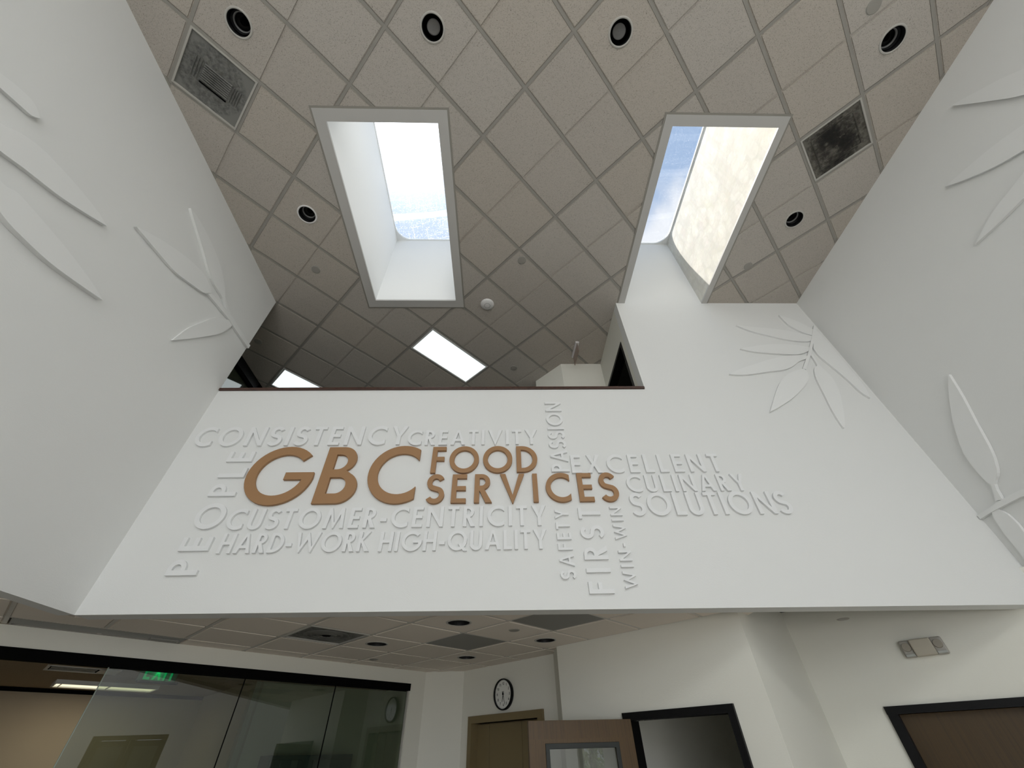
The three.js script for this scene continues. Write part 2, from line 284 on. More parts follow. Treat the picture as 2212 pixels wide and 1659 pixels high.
SK.forEach((s, i) => {
  const w = setting('window_' + (i + 1), i ? 'right skylight with a sunlit cream shaft side and blue sky' : 'left skylight with scuffed acrylic blown bright by the sun');
  const [x0, z0, x1, z1] = s.inn, [X0, Z0, X1, Z1] = s.out, t = 0.04, top = YG;
  mesh('ceiling_frame', [i ? slab([[X0, Z0], [x0, Z0], [x0, z1], [x1, z1], [x1, Z0], [X1, Z0], [X1, Z1], [X0, Z1]], HC - 0.008, HC + 0.02) : slab(rectPoly(s.out), HC - 0.008, HC + 0.02, [rectPoly(s.inn)])], M.frameWhite, w);
  const e = 0.02, ring = [[X0 - e, Z0, X0, Z1 + e], [X1, Z0, X1 + e, Z1 + e], [X0, Z1, X1, Z1 + e]]; if (!i) ring.push([X0 - e, Z0 - e, X1 + e, Z0]);
  mesh('edge_trim', ring.map((r) => slab(rectPoly(r), HC - 0.004, HC + 0.012)), M.angle, w);
  const y0 = HC + 0.0195, hh = top - y0, ym = (top + y0) / 2, zm = (z0 + z1) / 2, xm = (x0 + x1) / 2, L = z1 - z0;
  const side = (x) => [wallGeo(x < xm ? [x, z1] : [x, z0], x < xm ? [x, z0] : [x, z1], rect(0, y0, L, top), t)];
  mesh('shaft_side', side(x0), M.shaft, w); mesh('shaft_side', side(x1), i ? M.plaster : M.shaft, w);
  mesh('shaft_end', [wallGeo([x0 - t, z0], [x1 + t, z0], rect(0, i ? HC + 0.25 : y0, x1 - x0 + 2 * t, top), t)], i ? M.wall : M.shaft, w);
  mesh('shaft_end', [wallGeo([x1 + t, z1], [x0 - t, z1], rect(0, y0, x1 - x0 + 2 * t, top), t)], M.shaft, w);
  const r = 0.24, b = 0.012, rr = [...arc(x1 - b - r, -(z0 + b + r), r, r, 90, 0, 8), ...arc(x1 - b - r, -(z1 - b - r), r, r, 0, -90, 8), ...arc(x0 + b + r, -(z1 - b - r), r, r, -90, -180, 8), ...arc(x0 + b + r, -(z0 + b + r), r, r, 180, 90, 8)];
  mesh('curb_ring', [extrude(shapeOf(rect(x0 - 0.1, -(z1 + 0.1), x1 + 0.1, -(z0 - 0.1)), [rr]), 0.03).rotateX(-Math.PI / 2).translate(0, top, 0)], M.shaft, w);
  const pane = new THREE.PlaneGeometry(x1 - x0 + 0.1, L + 0.1).rotateX(Math.PI / 2).translate(xm, top + 0.04, zm);
  mesh('acrylic_pane', [pane], M.glass, w);
  mesh('dirt_film', [pane.clone().translate(0, 0.012, 0)], grime(i ? 0.1 : 0.9), w);
});

// ------------------------------------------------------------------ atrium walls
const SILL = 5.03;
const wallFront = setting('wall_front');
{
  const A = [XL, ZF], B = [XR, ZF], L = XR - XL, o = XJ - XL;
  mesh('wall_face', [wallGeo(A, B, [[0, 2.755], [L, 2.69], [L, HC + 0.25], [o, HC + 0.25], [o, SILL], [0, SILL]], 0.14)], M.wall, wallFront);
}
{
  const w = setting('wall_left');
  mesh('wall_face', [wallGeo([XL, ZB], [XL, ZF], [[0, 2.755], [ZB - ZF, 2.755], [ZB - ZF, HC + 0.25], [0, HC + 0.25]], 0.12)], M.wall, w);
}
const doorW = [-0.235, 1.45, 2.45], winR = [2.0, 3.3, 0.5, 2.6];
{
  const w = setting('wall_right'), L = ZB - ZF;
  mesh('wall_face', [wallGeo([XR, ZF], [XR, ZB], rect(0, 0, L, HC + 0.25), 0.15, [rect(doorW[0] - ZF, 0.001, doorW[1] - ZF, doorW[2]), rect(winR[0] - ZF, winR[2], winR[1] - ZF, winR[3])])], M.wall, w);
}
const winB = [-2.5, 3.7, 3.0, 6.0], winE = [-2.2, 3.4, 0.15, 2.55];  // rear glazing invented out of view to go with the added lights
{
  const w = setting('wall_rear');
  mesh('wall_face', [wallGeo([XR + 0.15, ZB], [-5.2, ZB], rect(0, 0, XR + 0.15 + 5.2, HC + 0.25), 0.15, [winB, winE].map((q) => rect(XR + 0.15 - q[1], q[2], XR + 0.15 - q[0], q[3])))], M.wall, w);
  [[winB, 'window_3', 'added high glazing in the unseen rear wall behind the camera'], [winE, 'window_7', 'added low glazing in the unseen rear wall behind the camera']].forEach(([q, nm, lb]) => {
    const win = setting(nm, lb), n = 4, cw = (q[1] - q[0]) / n, xc = (q[0] + q[1]) / 2, yc = (q[2] + q[3]) / 2, fr = [];
    for (let k = 0; k <= n; k++) fr.push(box(0.05, q[3] - q[2], 0.08, q[0] + k * cw, yc, ZB + 0.07));
    fr.push(box(q[1] - q[0], 0.05, 0.08, xc, q[2], ZB + 0.07), box(q[1] - q[0], 0.05, 0.08, xc, q[3], ZB + 0.07));
    mesh('window_frame', fr, M.black, win);
    for (let k = 0; k < n; k++) mesh('pane', [new THREE.PlaneGeometry(cw, q[3] - q[2]).translate(q[0] + (k + 0.5) * cw, yc, ZB + 0.08)], M.glass, win);
  });
}
{
  const win = setting('window_4', 'side window with trees outside'), zc = (winR[0] + winR[1]) / 2, yc = (winR[2] + winR[3]) / 2, x = XR + 0.08;
  mesh('window_frame', [box(0.08, winR[3] - winR[2], 0.05, x, yc, winR[0]), box(0.08, winR[3] - winR[2], 0.05, x, yc, winR[1]), box(0.08, 0.05, 1.3, x, winR[2], zc), box(0.08, 0.05, 1.3, x, winR[3], zc)], M.black, win);
  mesh('pane', [new THREE.PlaneGeometry(1.3, winR[3] - winR[2]).rotateY(Math.PI / 2).translate(x, yc, zc)], M.glass, win);
  const d = setting('door_5', 'black framed glazed double door in the right wall'), zd = (doorW[0] + doorW[1]) / 2, wd = doorW[1] - doorW[0], yd = doorW[2];
  mesh('door_frame', [box(0.12, yd, 0.06, x, yd / 2, doorW[0] + 0.03), box(0.12, yd, 0.06, x, yd / 2, doorW[1] - 0.03), box(0.12, 0.08, wd, x, yd - 0.04, zd)], M.black, d);
  for (const s of [-1, 1]) { const c = zd + s * (wd - 0.12) / 4; const lf = mesh('door_leaf', [box(0.05, yd - 0.1, 0.1, x, yd / 2, c - wd / 4 + 0.09), box(0.05, yd - 0.1, 0.1, x, yd / 2, c + wd / 4 - 0.09), box(0.05, 0.1, wd / 2 - 0.1, x, yd - 0.14, c), box(0.05, 0.25, wd / 2 - 0.1, x, 0.14, c)], M.black, d); mesh('pane', [new THREE.PlaneGeometry(wd / 2 - 0.1, yd - 0.2).rotateY(Math.PI / 2).translate(x, yd / 2, c)], M.glassDark, lf); }
}
const floor = setting('floor'); mesh('floor_slab', [slab(rectPoly([-7.4, -10, XR + 0.15, ZB + 0.1]), -0.12, 0)], M.carpet, floor);
{ const sh = setting('wall_outer'); mesh('wall_face', [box(12.2, 7.15, 0.15, -1.3, 3.575, -10.1), box(0.15, 7.15, 16.8, -7.4, 3.575, -1.8), box(0.15, 7.15, 6.7, XR + 0.2, 3.575, -6.75), box(2.3, 7.15, 0.15, -6.2, 3.575, ZB + 0.08)], M.lower, sh); }
const ground = setting('ground'); mesh('pavement', [slab(rectPoly([-40, -40, 40, 40]), -0.3, -0.13)], M.concrete, ground);

// ------------------------------------------------------------------ upstairs room behind the opening
{
  const cap = thing('parapet_cap', 'dark brown wooden cap along the top edge of the white parapet', 'sill', [(XL + XJ) / 2, SILL + 0.0015, ZF - 0.07]);
  mesh('cap_board', [rbox(XJ - XL - 0.006, 0.034, 0.17, 0.006, 0, 0.017, 0.006)], M.sill, cap);
  const w = setting('wall_upper_right');
  mesh('wall_face', [wallGeo([XJ, -4.7], [XJ, ZF - 0.141], rect(0, 3.6, 1.109, HC + 0.25), 0.12, [rect(0.1, 3.601, 1.02, 6.15)])], M.lower, w);
  mesh('wall_face', [wallGeo([1.03, -4.7], [XJ + 0.1, -4.7], rect(0, 3.6, XJ + 0.1 - 1.03, HC + 0.25), 0.12)], M.lower, w);
  mesh('wall_face', [wallGeo([0.63, -5.12], [1.03, -4.7], rect(0, 3.6, Math.hypot(0.4, 0.42), HC + 0.25), 0.12)], M.lower, w);
  mesh('wall_face', [wallGeo([0.63, ZU], [0.63, -5.12], rect(0, 3.6, -5.12 - ZU, HC + 0.25), 0.12)], M.lower, w);
  const b = setting('wall_upper_back'); mesh('wall_face', [wallGeo([XU - 0.2, ZU], [0.8, ZU], rect(0, 3.6, 5.2, HC + 0.25), 0.12)], M.lower, b);
  mesh('wall_face', [wallGeo([XU, ZF - 0.001], [XL - 0.12, ZF - 0.001], rect(0, 3.6, XL - 0.12 - XU, HC + 0.25), 0.1).translate(0, 0, 0.05)], M.lower, b);
  const f = setting('floor_upper'); mesh('floor_slab', [slab([[-7.3, -9.9], [XR, -9.9], [XR, ZF - 0.14], [-7.3, ZF - 0.14]], 3.3, 3.6)], M.carpet, f);
  const d = setting('door_4', 'dark doorway upstairs in the side wall');
  mesh('door_frame', [box(0.13, 2.5, 0.05, XJ + 0.06, 4.85, -4.575), box(0.13, 2.5, 0.05, XJ + 0.06, 4.85, -3.705), box(0.13, 0.05, 0.92, XJ + 0.06, 6.125, -4.14)], M.black, d);
  // glazed office front on the left of the room
  const g = setting('window_6', 'dark glazed partition upstairs on the left with a heavy black frame');
  const zs = [ZF - 0.05, -5.2, -6.4, ZU];
  mesh('window_frame', [box(0.1, 0.17, ZF - ZU, XU - 0.05, HC - 0.085, (ZF + ZU) / 2), ...zs.map((z) => box(0.1, HC - 3.6, 0.12, XU - 0.05, (HC + 3.6) / 2, z))], M.black, g);
  for (let k = 0; k < 3; k++) mesh('pane', [new THREE.PlaneGeometry(zs[k] - zs[k + 1], HC - 3.6).rotateY(Math.PI / 2).translate(XU - 0.06, (HC + 3.6) / 2, (zs[k] + zs[k + 1]) / 2)], M.glassTint, g);
  const o = setting('wall_upper_left'); mesh('wall_face', [wallGeo([-6.6, ZF], [-6.6, ZU], rect(0, 3.6, ZF - ZU, HC + 0.25), 0.1)], M.lower, o); mesh('wall_face', [wallGeo([-6.6, ZU], [XU, ZU], rect(0, 3.6, 2.4, HC + 0.25), 0.1)], M.lower, o); mesh('wall_face', [slab(rectPoly([-6.6, ZU, XU - 0.1, ZF]), HC, HC + 0.05)], M.lower, o); mesh('wall_face', [wallGeo([XU, ZF], [-6.6, ZF], rect(0, 3.6, 2.4, HC + 0.25), 0.1)], M.lower, o);
}
// ------------------------------------------------------------------ fluorescent troffers
const LENS = new THREE.MeshStandardMaterial({ color: 0xf2f6f5, roughness: 0.5, emissive: new THREE.Color().setRGB(0.86, 0.97, 0.97), emissiveIntensity: 1.0 });
const LENSW = new THREE.MeshStandardMaterial({ color: 0xf6f2e0, roughness: 0.5, emissive: new THREE.Color().setRGB(1.0, 0.93, 0.66), emissiveIntensity: 1.0 });
function troffer(label, p, turn, w, d, lens, I, rgb) {
  const t = thing('ceiling_light', label, 'ceiling light', p, turn);
  mesh('frame', [box(w, 0.05, 0.02, 0, 0.021, -d / 2 + 0.01), box(w, 0.05, 0.02, 0, 0.021, d / 2 - 0.01), box(0.02, 0.05, d - 0.04, -w / 2 + 0.01, 0.021, 0), box(0.02, 0.05, d - 0.04, w / 2 - 0.01, 0.021, 0)], M.plastic, t);
  mesh('diffuser', [box(w - 0.03, 0.01, d - 0.03, 0, 0.016, 0)], lens, t);
  const l = new THREE.RectAreaLight(new THREE.Color().setRGB(...rgb), I, w - 0.06, d - 0.06); l.name = 'troffer_light'; l.rotation.x = -Math.PI / 2; l.position.y = -0.004; t.add(l);
  return t;
}
{
  const [x1, z1] = gridU.pt(-4.5, 5), [x2, z2] = gridU.pt(-8.5, 3);
  troffer('lit white ceiling panel in the middle of the upstairs ceiling', [x1, HC, z1], gridU.turn, 2 * T - 0.05, T - 0.05, LENS, 1.35, [0.9, 0.98, 0.98]);
  troffer('lit white ceiling panel half hidden by the left end of the brown parapet cap', [x2, HC, z2], gridU.turn, 2 * T - 0.05, T - 0.05, LENS, 1.35, [0.9, 0.98, 0.98]);
}

// ------------------------------------------------------------------ round fittings of the ceilings
const lathe = (pts, n = 40) => new THREE.LatheGeometry(pts.map(V2), n);
function downlight(p, y, label, kind, turn, group) {
  const t = thing('downlight', label, 'downlight', [p[0], y, p[1]], turn, group), a = AP;
  mesh('trim_ring', [lathe([[a, 0.003], [a, -0.003], [a + 0.005, -0.006], [a + 0.016, -0.005], [a + 0.019, 0.001], [a + 0.019, 0.003]])], kind === 'loose' ? M.plastic : M.ring, t);
  mesh('can', [lathe([[a - 0.0006, -0.0035], [a - 0.0006, 0.03], [a, 0.05], [a + 0.004, 0.052], [a + 0.004, 0.16], [0.001, 0.161]])], M.canBlack, t);
  if (kind === 'lamp') {
    const L = part('lamp', t); L.position.set(0.004, 0.055, 0); L.rotation.z = 0.12;
    mesh('lamp_rim', [lathe([[0.066, 0.1], [0.07, 0.03], [0.068, 0.0], [0.06, 0.002]])], M.matBlack, L);
    mesh('lamp_face', [lathe([[0.0, 0.004], [0.02, 0.0], [0.022, 0.006], [0.05, 0.001], [0.061, 0.006]])], M.lamp, L);
  } else {
    const L = part('baffle', t); L.position.set(0, 0.075, 0);
    mesh('baffle_cone', [lathe([[0.086, -0.03], [0.075, 0.0], [0.07, 0.004], [0.066, 0.03]])], M.canBlack, L);
    const arcGeo = lathe([[0.078, 0.004], [0.0745, -0.004], [0.066, 0.012], [0.069, 0.014]]);
    mesh('reflector_rim', [arcGeo], M.lampRim, L);
    mesh('socket', [lathe([[0.0, 0.02], [0.03, 0.022], [0.034, 0.08]])], M.matBlack, L);
  }
  return t;
}
downlight(canU[0], HC, 'round black recessed downlight beside the grey dusty vent in the far upper left', 'open', 0.4);
downlight(canU[1], HC, 'round downlight with a visible dark lamp, above the left skylight', 'lamp', 0);
downlight(canU[2], HC, 'round downlight with a visible dark lamp, above and left of the right skylight', 'lamp', 3.4);
downlight(canU[3], HC, 'round black recessed downlight next to the right wall, above the sooty vent', 'open', 2.6);
downlight(canU[4], HC, 'round black downlight with a loose white ring, left of the left skylight', 'loose', 0.8);
downlight(canU[5], HC, 'round black recessed downlight right of the right skylight, below the sooty vent', 'open', 2.4);
function cover(p, y, label, r = 0.055) {
  const t = thing('sprinkler_cover', label, 'sprinkler cover', [p[0], y, p[1]]);
  mesh('disc', [lathe([[0.0, -0.006], [r - 0.006, -0.006], [r, -0.003], [r, 0.001]])], M.tee, t); mesh('seat_ring', [lathe([[r - 0.004, 0.001], [r + 0.004, -0.001], [r + 0.005, 0.002]])], M.ring, t);
}
cover(gridU.pt(-4.54, 1.2), HC, 'small round ceiling disc left of the lower end of the left skylight');
cover(gridU.pt(-1.14, 4.23), HC, 'small round ceiling disc in the tile between the two skylights');
cover(gridU.pt(2.4, 7.92), HC, 'small round ceiling disc just right of the right skylight near the front wall');
cover(gridU.pt(5.36, 4.85), HC, 'small round ceiling disc cut by the upper edge of the picture', 0.06);
cover(gridU.pt(-3.56, 6.51), HC, 'small round ceiling disc right of the lit panel upstairs');
cover([-3.80, -4.19], HC, 'small round ceiling disc behind the end of the left wall, upstairs');
{
  const [x, z] = gridU.pt(-2.52, 4.5);
  const t = thing('access_point', 'white domed wireless access point on the ceiling below the left skylight', 'access point', [x, HC, z]);
  mesh('dome', [lathe([[0.0, -0.038], [0.018, -0.038], [0.036, -0.0375], [0.04, -0.035], [0.0405, -0.0345], [0.044, -0.0355], [0.07, -0.03], [0.09, -0.018], [0.098, -0.006], [0.098, 0.001]])], M.plastic, t);
  mesh('status_ring', [new THREE.TorusGeometry(0.04, 0.0025, 6, 40).rotateX(Math.PI / 2).translate(0, -0.0355, 0)], M.grey, t);
}

// ------------------------------------------------------------------ vents
seed = 51;
const dusty = canvasTex(512, 512, (c, w, h) => {
  c.fillStyle = '#7d7d79'; c.fillRect(0, 0, w, h);
  for (let i = 0; i < 2600; i++) { const a = rnd() * 6.28, d = Math.pow(rnd(), 0.75) * 270, x = w / 2 + d * Math.cos(a) - 20, y = h / 2 + d * Math.sin(a) + 10; c.fillStyle = `rgba(38,38,36,${0.03 + rnd() * 0.07})`; c.beginPath(); c.ellipse(x, y, 3 + rnd() * 22, 2 + rnd() * 12, rnd() * 3, 0, 7); c.fill(); }
  for (let i = 0; i < 1500; i++) { c.fillStyle = `rgba(160,160,156,${rnd() * 0.12})`; c.fillRect(rnd() * w, rnd() * h, 1 + rnd() * 3, 1 + rnd() * 3); }
}, true);
seed = 52;
const sooty = canvasTex(512, 512, (c, w, h) => {
  c.fillStyle = '#6d6a62'; c.fillRect(0, 0, w, h);
  const blot = (n, cx, cy, sx, sy, col, a0) => { for (let i = 0; i < n; i++) { const x = cx + (rnd() + rnd() - 1) * sx, y = cy + (rnd() + rnd() - 1) * sy; c.fillStyle = `rgba(${col},${a0 * (0.3 + rnd())})`; c.beginPath(); c.ellipse(x, y, 4 + rnd() * 22, 4 + rnd() * 16, rnd() * 3, 0, 7); c.fill(); } };
  blot(2600, 256, 256, 330, 300, '14,11,8', 0.12); blot(500, 150, 300, 120, 120, '8,6,4', 0.14); blot(400, 330, 180, 140, 110, '8,6,4', 0.14); blot(300, 470, 300, 60, 220, '10,8,6', 0.13);
  for (let i = 0; i < 700; i++) { const edge = Math.floor(rnd() * 4), k = rnd(), q = 30 + rnd() * 70; let x = k * w, y = k * h, lx = 0, ly = 0; if (edge === 0) { y = q; ly = 14 + rnd() * 40; } if (edge === 1) { y = h - q; ly = -14 - rnd() * 40; } if (edge === 2) { x = q; ly = 20 + rnd() * 30; } if (edge === 3) { x = w - q; ly = 20 + rnd() * 30; } c.strokeStyle = `rgba(140,136,126,${rnd() * 0.32})`; c.lineWidth = 1 + rnd() * 2; c.beginPath(); c.moveTo(x, y); c.lineTo(x + lx, y + ly); c.stroke(); }
  blot(120, 330, 300, 60, 36, '118,114,106', 0.07); blot(10, 215, 335, 16, 8, '150,146,136', 0.14);
}, true);
M.dusty = new THREE.MeshStandardMaterial({ map: dusty, roughness: 0.75 });
M.sooty = new THREE.MeshStandardMaterial({ map: sooty, roughness: 0.85 });
function ventBase(name, label, p, y, turn, plate) {
  const t = thing(name, label, 'air vent', [p[0], y, p[1]], turn), s = T - 0.028, e = 0.016;
  mesh('frame', [box(s, 0.018, e, 0, 0.006, -s / 2 + e / 2), box(s, 0.018, e, 0, 0.006, s / 2 - e / 2), box(e, 0.018, s - 2 * e, -s / 2 + e / 2, 0.006, 0), box(e, 0.018, s - 2 * e, s / 2 - e / 2, 0.006, 0)], M.ring, t);
  const pg = new THREE.BoxGeometry(s - 2 * e, 0.004, s - 2 * e).translate(0, 0.012, 0);
  mesh('face_plate', [pg], plate, t);
  return t;
}
{
  const t = ventBase('air_vent', 'grey dusty square air vent with louvres in the ceiling by the left wall', gridU.pt(-2.5, -1.5), HC, gridU.turn, M.dusty);
  const core = part('louvre_block', t); core.position.set(0.01, 0.006, 0.0);
  const slat = (l) => new THREE.BoxGeometry(l, 0.012, 0.006).rotateX(0.6);
  for (let k = 0; k < 8; k++) mesh('slat', [slat(0.24).translate(0.0, -0.002, -0.075 + k * 0.022)], M.dusty, core);
  for (let k = 0; k < 4; k++) mesh('slat', [slat(0.16).rotateY(Math.PI / 2).translate(0.142 + k * 0.021, 0, 0.0)], M.dusty, core);
  for (let k = 0; k < 3; k++) mesh('slat', [slat(0.2).rotateY(Math.PI / 2).translate(-0.145 - k * 0.024, 0, 0.0)], M.dusty, core);
  mesh('damper_slot', [box(0.24, 0.01, 0.014, 0, 0.002, -0.104)], M.matBlack, core);
}
{
  const t = ventBase('air_vent', 'soot blackened square air vent in the ceiling by the right wall', gridU.pt(4.5, 6.5), HC, gridU.turn, M.sooty);
  mesh('inner_ridge', [box(0.39, 0.008, 0.01, 0, 0.008, -0.2), box(0.39, 0.008, 0.01, 0, 0.008, 0.2), box(0.01, 0.008, 0.4, -0.2, 0.008, 0), box(0.01, 0.008, 0.4, 0.2, 0.008, 0)], M.sooty, t);
  mesh('bracket', [box(0.008, 0.012, 0.05, -0.03, 0.005, 0.06)], M.sooty, t); mesh('bracket', [box(0.04, 0.008, 0.016, 0.06, 0.007, -0.01)], M.sooty, t);
}
{
  const t = thing('exit_sign', 'edge-lit exit sign hanging from the upstairs ceiling, seen from its edge', 'exit sign', [1.226, HC, -4.36], 0.06);
  mesh('canopy', [rbox(0.06, 0.035, 0.34, 0.006, 0, -0.016, 0)], M.plastic, t);
  mesh('sign_plate', [box(0.008, 0.19, 0.32, 0, -0.125, 0)], new THREE.MeshPhysicalMaterial({ color: 0xc9b4a8, roughness: 0.2, transmission: 0.5, thickness: 0 }), t);
  t.userData.letters = null;
}

